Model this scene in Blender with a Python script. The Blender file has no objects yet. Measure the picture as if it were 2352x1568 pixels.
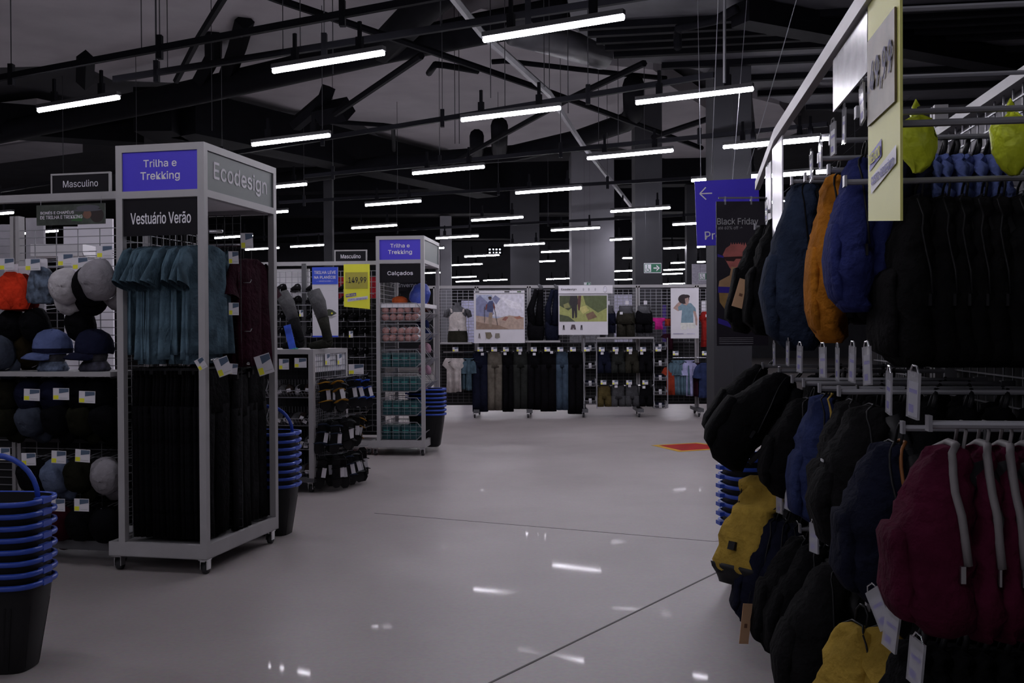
import bpy, math, random
from mathutils import Vector, Matrix, Euler
R = random.Random(7)
SC = bpy.context.scene
C = bpy.context.collection
PI = math.pi
rad = math.radians

# ------------------------------------------------------------------ camera
FPX = 2250.0
PITCH, ROLL = math.atan(20/2250.0), 0.005
CAM = Vector((0, 0, 1.5))
fwd = Vector((0, math.cos(PITCH), -math.sin(PITCH)))
up0 = Vector((0, math.sin(PITCH), math.cos(PITCH)))
rt0 = Vector((1, 0, 0))
rt = (rt0*math.cos(ROLL) - up0*math.sin(ROLL)).normalized()
up = (up0*math.cos(ROLL) + rt0*math.sin(ROLL)).normalized()
cd = bpy.data.cameras.new('camera'); cam = bpy.data.objects.new('camera', cd); C.objects.link(cam)
cd.sensor_width = 36; cd.lens = 36*FPX/2352; cd.clip_start = .05; cd.clip_end = 200
m = Matrix((rt, up, -fwd)).transposed().to_4x4(); m.translation = CAM
cam.matrix_world = m
SC.camera = cam
cd.dof.use_dof = False

# ------------------------------------------------------------------ world, exposure
w = bpy.data.worlds.new('world'); SC.world = w; w.use_nodes = True
w.node_tree.nodes['Background'].inputs[0].default_value = (.5, .48, .6, 1)
w.node_tree.nodes['Background'].inputs[1].default_value = .004
SC.view_settings.view_transform = 'Standard'; SC.view_settings.look = 'None'
SC.view_settings.gamma = 1; SC.view_settings.use_curve_mapping = False
SC.view_settings.exposure = 0.0
LAMP = 79            # radiance of the lamps' diffusers
LAMPCOL = (.93, .9, 1.0)
SC.cycles.max_bounces = 6; SC.cycles.diffuse_bounces = 3; SC.cycles.glossy_bounces = 3
SC.cycles.transmission_bounces = 4; SC.cycles.transparent_max_bounces = 8
SC.cycles.caustics_reflective = False; SC.cycles.caustics_refractive = False
SC.cycles.use_denoising = True; SC.cycles.use_light_tree = True

# ------------------------------------------------------------------ pixel -> world
def ray(px, py): return fwd + rt*((px-1176)/FPX) - up*((py-784)/FPX)
def at(px, py, Y):
    d = ray(px, py); return CAM + d*(Y/d.y)
def G(px, py, z):
    d = ray(px, py); return CAM + d*((z-CAM.z)/d.z)

# ------------------------------------------------------------------ materials
def lin(c): c /= 255.0; return c/12.92 if c <= .04045 else ((c+.055)/1.055)**2.4
def pc(r, g, b, k=.17): return tuple(min(.92, lin(v)/k) for v in (r, g, b))
MATS = {}
def mat(name, col, rough=.6, var=.12, scale=6, metal=0, bump=0, bscale=80, spec=.4, emit=0, alpha=1, kind=None):
    if name in MATS: return MATS[name]
    M = bpy.data.materials.new(name); M.use_nodes = True; MATS[name] = M
    nt = M.node_tree; N = nt.nodes; L = nt.links; B = N['Principled BSDF']
    M.diffuse_color = (*col, 1)
    B.inputs['Roughness'].default_value = rough; B.inputs['Metallic'].default_value = metal
    B.inputs['Specular IOR Level'].default_value = spec
    if emit:
        B.inputs['Base Color'].default_value = (*col, 1)
        B.inputs['Emission Color'].default_value = (*col, 1); B.inputs['Emission Strength'].default_value = emit
        return M
    tc = N.new('ShaderNodeTexCoord'); nz = N.new('ShaderNodeTexNoise')
    nz.inputs['Scale'].default_value = scale; nz.inputs['Detail'].default_value = 5
    L.new(tc.outputs['Object'], nz.inputs['Vector'])
    rp = N.new('ShaderNodeMapRange'); rp.inputs['From Min'].default_value = .3; rp.inputs['From Max'].default_value = .7
    rp.inputs['To Min'].default_value = 1-var; rp.inputs['To Max'].default_value = 1+var
    L.new(nz.outputs['Fac'], rp.inputs['Value'])
    mx = N.new('ShaderNodeMix'); mx.data_type = 'RGBA'; mx.blend_type = 'MULTIPLY'; mx.inputs['Factor'].default_value = 1
    mx.inputs['A'].default_value = (*col, 1); L.new(rp.outputs['Result'], mx.inputs['B'])
    L.new(mx.outputs['Result'], B.inputs['Base Color'])
    if bump:
        n2 = N.new('ShaderNodeTexNoise'); n2.inputs['Scale'].default_value = bscale; n2.inputs['Detail'].default_value = 3
        L.new(tc.outputs['Object'], n2.inputs['Vector'])
        bp = N.new('ShaderNodeBump'); bp.inputs['Strength'].default_value = bump; bp.inputs['Distance'].default_value = .02
        L.new(n2.outputs['Fac'], bp.inputs['Height']); L.new(bp.outputs['Normal'], B.inputs['Normal'])
    if alpha < 1: B.inputs['Alpha'].default_value = alpha
    return M
def fab(name, col, rough=.9): return mat(name, tuple(v*(.24 if max(col) < .06 else .32 if max(col) < .12 else .5 if max(col) < .3 else .76) for v in col), rough, .3, 9, 0, .7, 28, .06)

steel = mat('painted_steel_grey', (.38, .37, .38), .45, .05)
steeld = mat('painted_steel_dark', (.10, .10, .11), .5, .1)
chrome = mat('chrome', (.62, .62, .65), .22, .05, metal=.9)
wire = mat('zinc_wire', (.33, .33, .36), .4, .05, metal=.3)
wired = mat('dark_wire', (.035, .035, .04), .6, .05, spec=.2)
white = mat('white_board', (.86, .84, .88), .5, .04)
paper = mat('white_paper', (.72, .70, .75), .5, .03)
inkw = mat('white_print', (.82, .80, .86), .6, .02)
inkg = mat('grey_print', (.5, .5, .52), .6, .02)
inkk = mat('black_print', (.02, .02, .025), .6, .02)
black = mat('black_plastic', (.012, .012, .014), .5, .1, spec=.25)
rubber = mat('rubber', (.03, .03, .035), .6, .1)
signk = mat('black_sign', (.012, .011, .014), .6, .08, spec=.12)
signb = mat('violet_blue_sign', (.062, .04, .62), .45, .03)
signb2 = mat('bright_blue_sign', (.045, .10, .70), .45, .03)
signg = mat('grey_green_sign', (.105, .13, .128), .5, .03)
yel = mat('yellow_card', (.86, .84, .05), .5, .03)
yel2 = mat('pale_yellow_card', (.74, .74, .22), .5, .03)
ochre = mat('ochre_pocket', (.42, .38, .04), .3, .1)
tagb = mat('tag_slate', (.09, .13, .20), .5, .05)
kraft = mat('kraft_paper', (.62, .38, .22), .7, .1)
red = mat('red_paint', (.45, .02, .02), .5, .1)
green = mat('exit_green', (.03, .16, .09), .5, .05)
darkpipe = mat('black_painted_pipe', (.006, .006, .008), .8, .15, spec=.05)
darksteel = mat('black_painted_truss', (.006, .006, .008), .8, .15, spec=.05)
bask_blue = mat('blue_plastic', (.035, .085, .48), .32, .05)
lampm = mat('lamp_diffuser', LAMPCOL, emit=LAMP)
clear = mat('clear_plastic', (.75, .75, .8), .08, .03, spec=.9, alpha=.35)
# ------------------------------------------------------------------ mesh builder
class MB:
    def __init__(s): s.v = []; s.f = []; s.mi = []; s.cur = 0
    def add(s, vs, fs):
        o = len(s.v); s.v += [tuple(v) for v in vs]
        s.f += [tuple(i+o for i in f) for f in fs]; s.mi += [s.cur]*len(fs)
    def m(s, i): s.cur = i; return s
    def box(s, x0, x1, y0, y1, z0, z1):
        vs = [(x, y, z) for x in (x0, x1) for y in (y0, y1) for z in (z0, z1)]
        s.add(vs, [(0,1,3,2),(4,6,7,5),(0,4,5,1),(2,3,7,6),(0,2,6,4),(1,5,7,3)]); return s
    def obox(s, M, sx, sy, sz):
        vs = [M @ Vector((x*sx/2, y*sy/2, z*sz/2)) for x in (-1, 1) for y in (-1, 1) for z in (-1, 1)]
        s.add(vs, [(0,1,3,2),(4,6,7,5),(0,4,5,1),(2,3,7,6),(0,2,6,4),(1,5,7,3)]); return s
    def beam(s, p, q, w, h, upv=(0, 0, 1)):
        p = Vector(p); q = Vector(q); d = (q-p).normalized(); u = Vector(upv)
        if abs(d.dot(u)) > .99: u = Vector((1, 0, 0))
        a = d.cross(u).normalized(); b = a.cross(d)
        vs = []
        for P in (p, q):
            for i, j in ((-1,-1),(1,-1),(1,1),(-1,1)): vs.append(P + a*(i*w/2) + b*(j*h/2))
        s.add(vs, [(0,1,2,3),(7,6,5,4),(0,4,5,1),(1,5,6,2),(2,6,7,3),(3,7,4,0)]); return s
    def sweep(s, pts, rr, n=6, upv=(0, 0, 1), cap=True, closed=False):
        pts = [Vector(p) for p in pts]; k = len(pts)
        if not isinstance(rr, (list, tuple)): rr = [rr]*k
        vs = []; a_prev = None
        for i, P in enumerate(pts):
            if closed: d = pts[(i+1) % k]-pts[i-1]
            else: d = pts[min(i+1, k-1)]-pts[max(i-1, 0)]
            d.normalize(); u = Vector(upv)
            if a_prev is None:
                if abs(d.dot(u)) > .95: u = Vector((1, 0, 0)) if abs(d.x) < .9 else Vector((0, 1, 0))
                a = d.cross(u).normalized()
            else:
                a = (a_prev - d*a_prev.dot(d)).normalized()
            a_prev = a; b = a.cross(d)
            r = rr[i]; ra, rb = r if isinstance(r, (list, tuple)) else (r, r)
            for j in range(n):
                t = 2*PI*j/n; vs.append(P + a*(ra*math.cos(t)) + b*(rb*math.sin(t)))
        fs = []
        for i in range(k if closed else k-1):
            i2 = (i+1) % k
            for j in range(n): fs.append((i*n+j, i*n+(j+1) % n, i2*n+(j+1) % n, i2*n+j))
        if cap and not closed: fs += [tuple(range(n-1, -1, -1)), tuple((k-1)*n+j for j in range(n))]
        s.add(vs, fs); return s
    def rings(s, rs, n=20, cap0=True, cap1=True):
        """rs: list of functions/ring point lists, each n points"""
        vs = [p for r in rs for p in r]; k = len(rs); fs = []
        for i in range(k-1):
            for j in range(n): fs.append((i*n+j, (i+1)*n+j, (i+1)*n+(j+1) % n, i*n+(j+1) % n))
        if cap0: fs.append(tuple(range(n)))
        if cap1: fs.append(tuple((k-1)*n+n-1-j for j in range(n)))
        s.add(vs, fs); return s
    def wave(s, a, k, ph):
        s.v = [(x, y+a*math.sin(z*k+ph+x*9)*min(1, abs(z)*4), z+.4*a*math.sin(x*k*.7+ph)) for x, y, z in s.v]; return s
    def lathe(s, prof, n=16, c=(0, 0, 0)):
        rs = [[(c[0]+r*math.cos(2*PI*j/n), c[1]+r*math.sin(2*PI*j/n), c[2]+z) for j in range(n)] for r, z in prof]
        return s.rings(rs, n)
    def poly(s, pts, y, t=.0):
        """polygon in the xz plane facing -y at depth y; with thickness t behind"""
        n = len(pts)
        if t == 0: s.add([(x, y, z) for x, z in pts], [tuple(range(n))])
        else:
            s.add([(x, y, z) for x, z in pts]+[(x, y+t, z) for x, z in pts],
                  [tuple(range(n)), tuple(range(2*n-1, n-1, -1))]+[(i, i+n, (i+1) % n+n, (i+1) % n) for i in range(n)])
        return s
    def ell(s, cx, cz, rx, rz, y, n=20, a0=0, a1=2*PI):
        k = n if abs(a1-a0-2*PI) < 1e-6 else n+1
        return s.poly([(cx+rx*math.cos(a0+(a1-a0)*i/n), cz+rz*math.sin(a0+(a1-a0)*i/n)) for i in range(k)], y)
    def mesh(s, name, mats, smooth=False):
        me = bpy.data.meshes.new(name); me.from_pydata([tuple(v) for v in s.v], [], s.f)
        for mm in (mats if isinstance(mats, (list, tuple)) else [mats]): me.materials.append(mm)
        if any(s.mi): me.polygons.foreach_set('material_index', s.mi)
        me.polygons.foreach_set('use_smooth', [smooth]*len(s.f))
        me.update(); return me
def link(name, me, parent=None, loc=(0, 0, 0), rot=(0, 0, 0)):
    o = bpy.data.objects.new(name, me); C.objects.link(o)
    if parent is not None: o.parent = parent
    o.location = loc; o.rotation_euler = rot
    return o
def part(name, mb, mats, parent=None, loc=(0, 0, 0), rot=(0, 0, 0), smooth=False, label=None):
    o = link(name, mb.mesh(name, mats, smooth), parent, loc, rot)
    if label: o['label'] = label
    return o
USED = {}
def tag(o, label, cat, group=None, kind=None):
    o['label'] = label
    if cat: o['category'] = cat
    if group: o['group'] = group
    if kind: o['kind'] = kind
    return o
def thing(name, label, cat, loc=(0, 0, 0), rz=0, group=None, rot=None):
    o = bpy.data.objects.new(name, None); C.objects.link(o); o.empty_display_size = .1
    o.location = loc; o.rotation_euler = rot if rot else (0, 0, rz)
    return tag(o, label, cat, group)
def dup(root, loc, rot, label, group=None, scale=None):
    r = root.copy(); C.objects.link(r); r.location = loc; r.rotation_euler = rot; r['label'] = label
    if group: r['group'] = group
    if scale: r.scale = scale
    for ch in list(root.children):
        c = ch.copy(); C.objects.link(c); c.parent = r
        for g in list(ch.children):
            d = g.copy(); C.objects.link(d); d.parent = c
    return r
def recol(root, mp):
    """give a copied thing's parts other materials (own mesh data): mp old->new"""
    for ch in root.children:
        for o in [ch]+list(ch.children):
            if o.type == 'MESH' and any(ms in mp for ms in o.data.materials[:]):
                o.data = o.data.copy()
                for i, ms in enumerate(o.data.materials[:]):
                    if ms in mp: o.data.materials[i] = mp[ms]
def struct(name, mb, mats, smooth=False, loc=(0, 0, 0), rz=0):
    o = part(name, mb, mats, None, loc, (0, 0, rz), smooth); o['kind'] = 'structure'; return o
ORD = ['first', 'second', 'third', 'fourth', 'fifth', 'sixth', 'seventh', 'eighth', 'ninth', 'tenth', 'eleventh', 'twelfth',
       'thirteenth', 'fourteenth', 'fifteenth', 'sixteenth', 'seventeenth', 'eighteenth', 'nineteenth', 'twentieth',
       'twenty-first', 'twenty-second', 'twenty-third', 'twenty-fourth', 'twenty-fifth', 'twenty-sixth']
FONT = None
try:
    import os
    _p = os.path.join(bpy.utils.resource_path('LOCAL'), 'datafiles', 'fonts', 'Inter.woff2')
    if os.path.exists(_p): FONT = bpy.data.fonts.load(_p)
except Exception: FONT = None
def text(s, parent, cx, cz, y, width=None, height=.1, m=None, name='lettering', bold=0, shear=0, rotz=0, back=False):
    cu = bpy.data.curves.new('t', 'FONT'); cu.body = s; cu.align_x = 'CENTER'; cu.align_y = 'CENTER'
    cu.size = 1
    if FONT: cu.font = FONT
    cu.shear = shear; cu.resolution_u = 3
    o = bpy.data.objects.new('t', cu); C.objects.link(o)
    bpy.context.view_layer.update()
    me = bpy.data.meshes.new_from_object(o.evaluated_get(bpy.context.evaluated_depsgraph_get()))
    bpy.data.objects.remove(o)
    xs = [v.co.x for v in me.vertices]; ys = [v.co.y for v in me.vertices]
    w0 = max(xs)-min(xs); h0 = max(ys)-min(ys); mxx = (max(xs)+min(xs))/2; myy = (max(ys)+min(ys))/2
    sz = height/h0; sx = width/w0 if width else sz
    c, sn = math.cos(rotz), math.sin(rotz)
    for v in me.vertices:
        a, b = (v.co.x-mxx)*sx, (v.co.y-myy)*sz
        v.co = Vector((a*c-b*sn, 0, a*sn+b*c))
    if bold:
        vs = [tuple(v.co) for v in me.vertices]; fs = [tuple(p.vertices) for p in me.polygons]; n = len(vs); b = bold*height*.9
        me = bpy.data.meshes.new('lettering')
        me.from_pydata([(x+dx, y-.0005*k, z+dz) for k, (dx, dz) in enumerate(((-b, 0), (b, 0), (0, b), (0, -b))) for x, y, z in vs], [], [tuple(i+k*n for i in f) for k in range(4) for f in fs])
    me.materials.clear(); me.materials.append(m or inkw)
    ob = link(name, me, parent, (cx, y, cz))
    if back: ob.rotation_euler = (0, 0, PI)
    return ob
# ------------------------------------------------------------------ the setting
def floor_material():
    M = bpy.data.materials.new('polished_concrete'); M.use_nodes = True
    nt = M.node_tree; N = nt.nodes; L = nt.links; B = N['Principled BSDF']
    tc = N.new('ShaderNodeTexCoord')
    n1 = N.new('ShaderNodeTexNoise'); n1.inputs['Scale'].default_value = .55; n1.inputs['Detail'].default_value = 8; n1.inputs['Roughness'].default_value = .62
    n2 = N.new('ShaderNodeTexNoise'); n2.inputs['Scale'].default_value = 45; n2.inputs['Detail'].default_value = 4
    L.new(tc.outputs['Object'], n1.inputs['Vector']); L.new(tc.outputs['Object'], n2.inputs['Vector'])
    cr = N.new('ShaderNodeValToRGB'); e = cr.color_ramp.elements
    e[0].position = .3; e[0].color = (.325, .29, .287, 1); e[1].position = .72; e[1].color = (.38, .345, .343, 1)
    L.new(n1.outputs['Fac'], cr.inputs['Fac'])
    mx = N.new('ShaderNodeMix'); mx.data_type = 'RGBA'; mx.blend_type = 'OVERLAY'; mx.inputs['Factor'].default_value = .18
    L.new(cr.outputs['Color'], mx.inputs['A']); L.new(n2.outputs['Color'], mx.inputs['B'])
    L.new(mx.outputs['Result'], B.inputs['Base Color'])
    B.inputs['Roughness'].default_value = .42; B.inputs['Specular IOR Level'].default_value = .35
    n4 = N.new('ShaderNodeTexNoise'); n4.inputs['Scale'].default_value = 1.3; n4.inputs['Detail'].default_value = 3
    L.new(tc.outputs['Object'], n4.inputs['Vector'])
    mr = N.new('ShaderNodeMapRange'); mr.inputs['From Min'].default_value = .47; mr.inputs['From Max'].default_value = .60; mr.inputs['To Max'].default_value = .08
    L.new(n4.outputs['Fac'], mr.inputs['Value']); L.new(mr.outputs['Result'], B.inputs['Coat Weight'])
    B.inputs['Coat Roughness'].default_value = .035
    n3 = N.new('ShaderNodeTexNoise'); n3.inputs['Scale'].default_value = 9
    L.new(tc.outputs['Object'], n3.inputs['Vector'])
    bp = N.new('ShaderNodeBump'); bp.inputs['Strength'].default_value = .05; bp.inputs['Distance'].default_value = .02
    L.new(n3.outputs['Fac'], bp.inputs['Height']); L.new(bp.outputs['Normal'], B.inputs['Normal'])
    return M
X0, X1, Y0, Y1, ZC = -24, 20, -9, 56, 6.7
flm = floor_material()
struct('floor', MB().box(X0, X1, Y0, Y1, -.2, 0), flm)
wallm = mat('dark_grey_wall', (.06, .06, .07), .8, .15, 2)
wallw = mat('pale_wall', (.5, .49, .53), .8, .08, 1)
struct('wall_back', MB().box(X0, X1, Y1, Y1+.2, 0, ZC), wallm)
struct('wall_left', MB().box(X0-.2, X0, Y0, Y1, 0, ZC), wallm)
struct('wall_right', MB().box(X1, X1+.2, Y0, Y1, 0, ZC), wallm)
struct('wall_rear', MB().box(X0, X1, Y0-.2, Y0, 0, ZC), wallm)
ceild = mat('dark_ceiling', (.03, .03, .036), .8, .2, 1.5)
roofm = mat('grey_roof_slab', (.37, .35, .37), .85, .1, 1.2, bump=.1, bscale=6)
ceil = struct('ceiling', MB().box(X0, X1, Y0, Y1, ZC, ZC+.2), ceild)
def slab(pix, z, t, m):
    P = [G(x, y, z) for x, y in pix]; n = len(P)
    mb = MB(); mb.add(P+[p+Vector((0, 0, t)) for p in P], [tuple(range(n)), tuple(range(2*n-1, n-1, -1))]+[(i, i+n, (i+1) % n+n, (i+1) % n) for i in range(n)])
    return part('roof_panel', mb, m, ceil)
slab([(-500,-500),(2000,-500),(1250,-80),(1010,0),(1000,40),(870,110),(640,150),(400,190),(260,185),(190,150),(0,155),(-500,230)], 6.0, .5, roofm)
slab([(430,215),(640,155),(900,105),(1105,20),(1315,60),(1400,150),(1500,160)], 6.05, .5, roofm)
slab([(430,215),(1500,160),(1527,180),(1450,215),(1380,330),(1200,345),(920,345),(830,285),(700,262),(560,245)], 6.15, .4, roofm)
slab([(1380,330),(1450,215),(1500,172),(1640,260),(1640,390)], 6.25, .35, roofm)
slab([(-200,310),(85,280),(200,303),(0,332),(-200,352)], 6.0, .5, roofm)
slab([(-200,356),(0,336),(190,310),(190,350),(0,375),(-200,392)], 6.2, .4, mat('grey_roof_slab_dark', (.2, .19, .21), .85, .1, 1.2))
slab([(1728,225),(1790,240),(1840,300),(1740,345)], 6.2, .4, roofm)
slab([(2120,145),(2260,160),(2262,182),(2160,166)], 6.1, .4, roofm)
# dark lowered soffit on the right with its ribs
sof = [(1200,-600),(1315,66),(1446,136),(1600,160),(1800,235),(2352,330),(3000,360),(3400,-600)]
P = [G(x, y, 5.2) for x, y in sof]; n = len(P); mb = MB()
mb.add(P+[p+Vector((0, 0, .7)) for p in P], [tuple(range(n)), tuple(range(2*n-1, n-1, -1))]+[(i, i+n, (i+1) % n+n, (i+1) % n) for i in range(n)])
soff = mat('charcoal_soffit', (.045, .045, .055), .7, .25, 3)
struct('ceiling_soffit', mb, soff)
for i in range(9):
    a = G(1330+i*20, 60+i*16, 5.17) if i < 5 else G(1520+(i-5)*110, 150+(i-5)*32, 5.17)
    struct('trim_%d' % (i+1), MB().beam(a, a+Vector((14, -2.2, 0)), .09, .1), darksteel)
# floor joints
def joint(i, a, b, wd=.012):
    struct('trim_%d' % i, MB().beam(G(*a, .0008), G(*b, .0008), wd, .0016), mat('floor_joint', (.10, .09, .09), .7, .1))
joint(20, (1110, 1575), (1675, 1300)); joint(21, (860, 1178), (1640, 1243), .006); joint(22, (1640, 1243), (2300, 1190), .006)
joint(23, (1675, 1300), (2500, 960), .012)
# columns
colm = mat('grey_painted_column', (.027, .027, .033), .75, .1, 2)
collm = mat('lamplit_grey_column', (.15, .148, .165), .7, .06, 2)  # paler than the other columns: nearby lamp light put into the colour
def column(i, x0, x1, Y, m, zt=6.2):
    a = at(x0, 764, Y); b = at(x1, 764, Y); wd = b.x-a.x
    o = struct('column_%d' % i, MB().box(-wd/2, wd/2, 0, wd, 0, zt), m, loc=((a.x+b.x)/2, Y, 0))
    return o
column(1, 1640, 1727, 13.6, colm)
struct('trim_30', MB().box(-.008, .008, -.004, 0, 0, 5.9), rubber, loc=(at(1683, 764, 13.6).x, 13.6, 0))
column(2, 1460, 1522, 19.9, colm)
column(3, 1314, 1412, 25.5, collm)
column(4, 1173, 1240, 30, colm)
column(5, 1578, 1602, 27, colm)
column(6, 745, 765, 24, colm)
column(7, 1012, 1037, 31, collm)
# far white board walls beyond the left gondola
def board(px0, px1, py0, py1, Y, m, name, label, cat='panel', t=.05):
    a = at(px0, py1, Y); b = at(px1, py0, Y)
    o = part(name, MB().box(a.x, b.x, Y, Y+t, 0 if cat != 'sign' and name != 'carton_row' else a.z, b.z), m)
    return tag(o, label, cat)
whi = mat('lit_white_partition', (.85, .83, .9), .6, .02)
# lamps ------------------------------------------------------------
DL = Vector((.887, -.462, 0)); ZL = 3.84; LAN = math.atan2(DL.y, DL.x)
def make_light():
    t = thing('ceiling_light', 'x', 'lamp')
    mb = MB().rings([[(x, ry*math.cos(2*PI*j/10)*s, rz*math.sin(2*PI*j/10)*s) for j in range(10)] for x, s, ry, rz in
        ((-.6, .5, .023, .020), (-.592, 1, .023, .020), (.592, 1, .023, .020), (.6, .5, .023, .020))], 10)
    part('diffuser', mb, lampm, t)
    part('housing', MB().box(-.6, .6, -.028, .028, .021, .06), mat('lamp_housing', (.05, .05, .055), .5, .1), t)
    for s in (-.35, .35):
        part('bracket', MB().box(s-.03, s+.03, -.02, .02, .06, .17).box(s-.015, s+.015, -.012, .012, .17, .30), darksteel, t)
    return t
proto_light = make_light(); plused = [False]
LL = []
def lamp(cx, cy, end=None, z=ZL):
    p = G(cx, cy, z)
    if end == 'L': p = p + DL*.6
    elif end == 'R': p = p - DL*.6
    LL.append(p)
for a, b, c, d in [(1107,92,1425,42),(623,162,878,125),(86,254,270,225),(1459,235,1724,207),(1059,273,1282,252),(578,332,755,312),
        (1350,361,1541,349),(947,398,1110,384),(1185,443,1333,432),(1403,485,1537,478),(1083,506,1200,499),(838,471,966,462),(807,524,911,517),
        (1001,547,1098,542),(1265,529,1377,523),(1157,564,1251,559),(1060,589,1153,586),(1243,580,1329,574),(1525,570,1618,567),
        (1703,334,1838,322),(550,493,661,486),(666,567,750,562),(1037,609,1108,606),(-80,497,48,488),(1526,607,1634,598)]:
    lamp((a+c)/2, (b+d)/2)
for x, y, e in [(704,423,'R'),(641,569,'R'),(580,541,'R'),(1588,415,'L'),(1910,318,'R'),(1724,406,'L'),(1020,569,'R'),
        (1030,625,'R'),(1401,551,'L'),(1545,516,'L'),(1430,593,'L'),(1275,599,'R'),(1925,393,'R'),(1765,465,'L'),(133,530,'R'),
        (1255,641,'L'),(1460,621,'R'),(1458,641,'R'),(1524,620,'L'),(1568,628,'R'),(1037,637,'L'),(1165,642,'R'),(1100,645,'R'),(1410,656,'L'),(1523,652,'L')]:
    lamp(x, y, e)
NV = len(LL)
# the same rows go on beside and behind the camera
for k in range(3):
    for j in range((3, 4, 2)[k]):
        LL.append(G(1266, 67, ZL) + DL*(-5.4+3.0*j) + Vector((-.9, -4.3, 0))*(k+1))
for px, py in ((-330, 560), (-260, 470), (-480, 385), (-250, 300), (-560, 520), (-160, 590), (-420, 610), (-700, 440)): LL.append(G(px, py, ZL))
for i, p in enumerate(LL):
    if i < NV:
        q = p-CAM; X = q.dot(rt)/q.dot(fwd)*FPX+1176; Yp = 784-q.dot(up)/q.dot(fwd)*FPX
        dist = 'nearest' if Yp < 300 else 'near' if Yp < 400 else 'middle-distance' if Yp < 500 else 'far' if Yp < 580 else 'farthest'
    else: X, Yp, dist = 0, 0, 'x'
    LL[i] = (p, X, Yp, dist)
for dist in ('nearest', 'near', 'middle-distance', 'far', 'farthest', 'x'):
    g = sorted([l for l in LL if l[3] == dist], key=lambda l: l[1])
    for k, (p, X, Yp, d) in enumerate(g):
        lab = 'white linear ceiling tube, %s from the left among the %s lamps' % (ORD[k], dist)
        if dist == 'x': lab = 'white linear ceiling tube behind or beside the viewer, number %s' % ORD[k]
        if not plused[0]:
            plused[0] = True; o = proto_light; o.location = p; o.rotation_euler = (0, 0, LAN); o['label'] = lab; o['group'] = 'linear ceiling lamps'
        else: o = dup(proto_light, p, (0, 0, LAN), lab, 'linear ceiling lamps')
win = MB().m(0); a = at(1121, 584, 50); b = at(1152, 569, 50)
struct('window_1', MB().box(a.x, b.x, 50, 50.05, a.z, b.z), mat('lit_window', (.8, .85, 1.0), emit=1.6))
mb = MB()
for i in range(5): x = a.x+(b.x-a.x)*i/4; mb.box(x-.04, x+.04, 49.95, 50, a.z, b.z)
for i in range(3): z = a.z+(b.z-a.z)*i/2; mb.box(a.x, b.x, 49.95, 50, z-.04, z+.04)
struct('window_frame', mb, darksteel)
# ceiling steelwork -------------------------------------------------
def pipe(name, label, pts, r, m=darkpipe, n=8, cat='pipe', kinds=None):
    P = [G(*p) if len(p) == 3 else Vector(p[:3]) for p in pts]
    mb = MB().sweep(P, r, n)
    return tag(part(name, mb, m, smooth=n > 6), label, cat)
def rail(label, a, b, z=4.18, hang=True):
    A = G(*a, z); B = G(*b, z)
    t = thing('cable_rail', label, 'rail', A)
    L_ = (B-A).length; d = (B-A)/L_
    part('channel', MB().beam((0, 0, 0), B-A, .045, .06), darksteel, t)
    k = 0; s = .6
    while s < L_ and k < 12:
        p = d*s
        part('hanger_clip', MB().box(p.x-.025, p.x+.025, p.y-.03, p.y+.03, -.1, .12), darksteel, t)
        part('hanger_rod', MB().box(p.x-.004, p.x+.004, p.y-.004, p.y+.004, .1, 6.0-z), wired, t)
        s += 2.1; k += 1
rail('black cable rail across the upper left above the nearest lamps', (-60, 190), (1100, -25))
rail('black cable rail just behind the nearest lamps, from left duct to centre', (262, 182), (1500, -12), 4.2)
rail('black cable rail sloping over the centre lamps towards the grey column', (-40, 445), (1640, 172))
rail('black cable rail behind the middle lamps, ending at the grey column', (700, 405), (1900, 285))
rail('long black cable rail over the far middle lamps', (640, 465), (2000, 385))
rail('farthest black cable rail above the rows of far lamps', (300, 560), (1640, 490))
pipe('diagonal_brace', 'long thin black brace falling rightward from top centre', [(600,-15,5.3),(640,0,5.3),(900,87,5.2),(1244,205,5.1),(1612,340,5.0)], .045, darksteel, 6, 'brace')
pipe('diagonal_brace', 'pale steel brace falling steeply from the top centre', [(1030,-20,5.0),(1105,75,5.0),(1260,213,4.9),(1335,328,4.8),(1450,474,4.6)], .05, mat('grey_steel_brace', (.2, .2, .22), .5, .1), 6, 'brace')
pipe('diagonal_brace', 'black brace rising to the top left beside the square flues', [(520,-15,5.3),(455,90,5.3),(405,185,5.3)], .05, darksteel, 6, 'brace')
pipe('diagonal_brace', 'short black brace below the main duct at centre left', [(968,128,5.2),(770,262,5.1)], .05, darksteel, 6, 'brace')
pipe('diagonal_brace', 'black brace rising right from the crossing of the long braces', [(1010,390,5.0),(1303,229,5.0),(1480,145,5.0)], .045, darksteel, 6, 'brace')
pipe('diagonal_brace', 'black brace joining the centre rail to the grey column', [(1500,315,5.0),(1660,262,5.0)], .05, darksteel, 6, 'brace')
pipe('sprinkler_pipe', 'thin black sprinkler pipe crossing the grey roof at centre', [(1130,142,5.6),(1160,140,5.6),(1380,165,5.5),(1530,180,5.5)], .04)
pipe('sprinkler_pipe', 'thin black pipe with a bent end left of centre', [(985,168,5.5),(1000,148,5.5),(1020,150,5.5),(1098,163,5.5)], .05)
pipe('sprinkler_pipe', 'thin black pipe turning down over the second tower', [(700,275,5.3),(880,287,5.3),(903,290,5.3),(905,345,5.3)], .04)
pipe('sprinkler_pipe', 'thin black pipe with a dropped end under the dark soffit', [(1690,20,5.0),(1640,48,5.0),(1557,65,5.0),(1556,80,5.0),(1557,108,4.8)], .05)
pipe('round_duct', 'thick black insulated duct from the left edge to the top centre', [(-120,330,5.5),(0,305,5.5),(200,262,5.5),(430,215,5.5),(640,168,5.5),(880,112,5.5),(1110,65,5.5),(1300,30,5.5)], .21, darkpipe, 14, 'duct')
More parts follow.
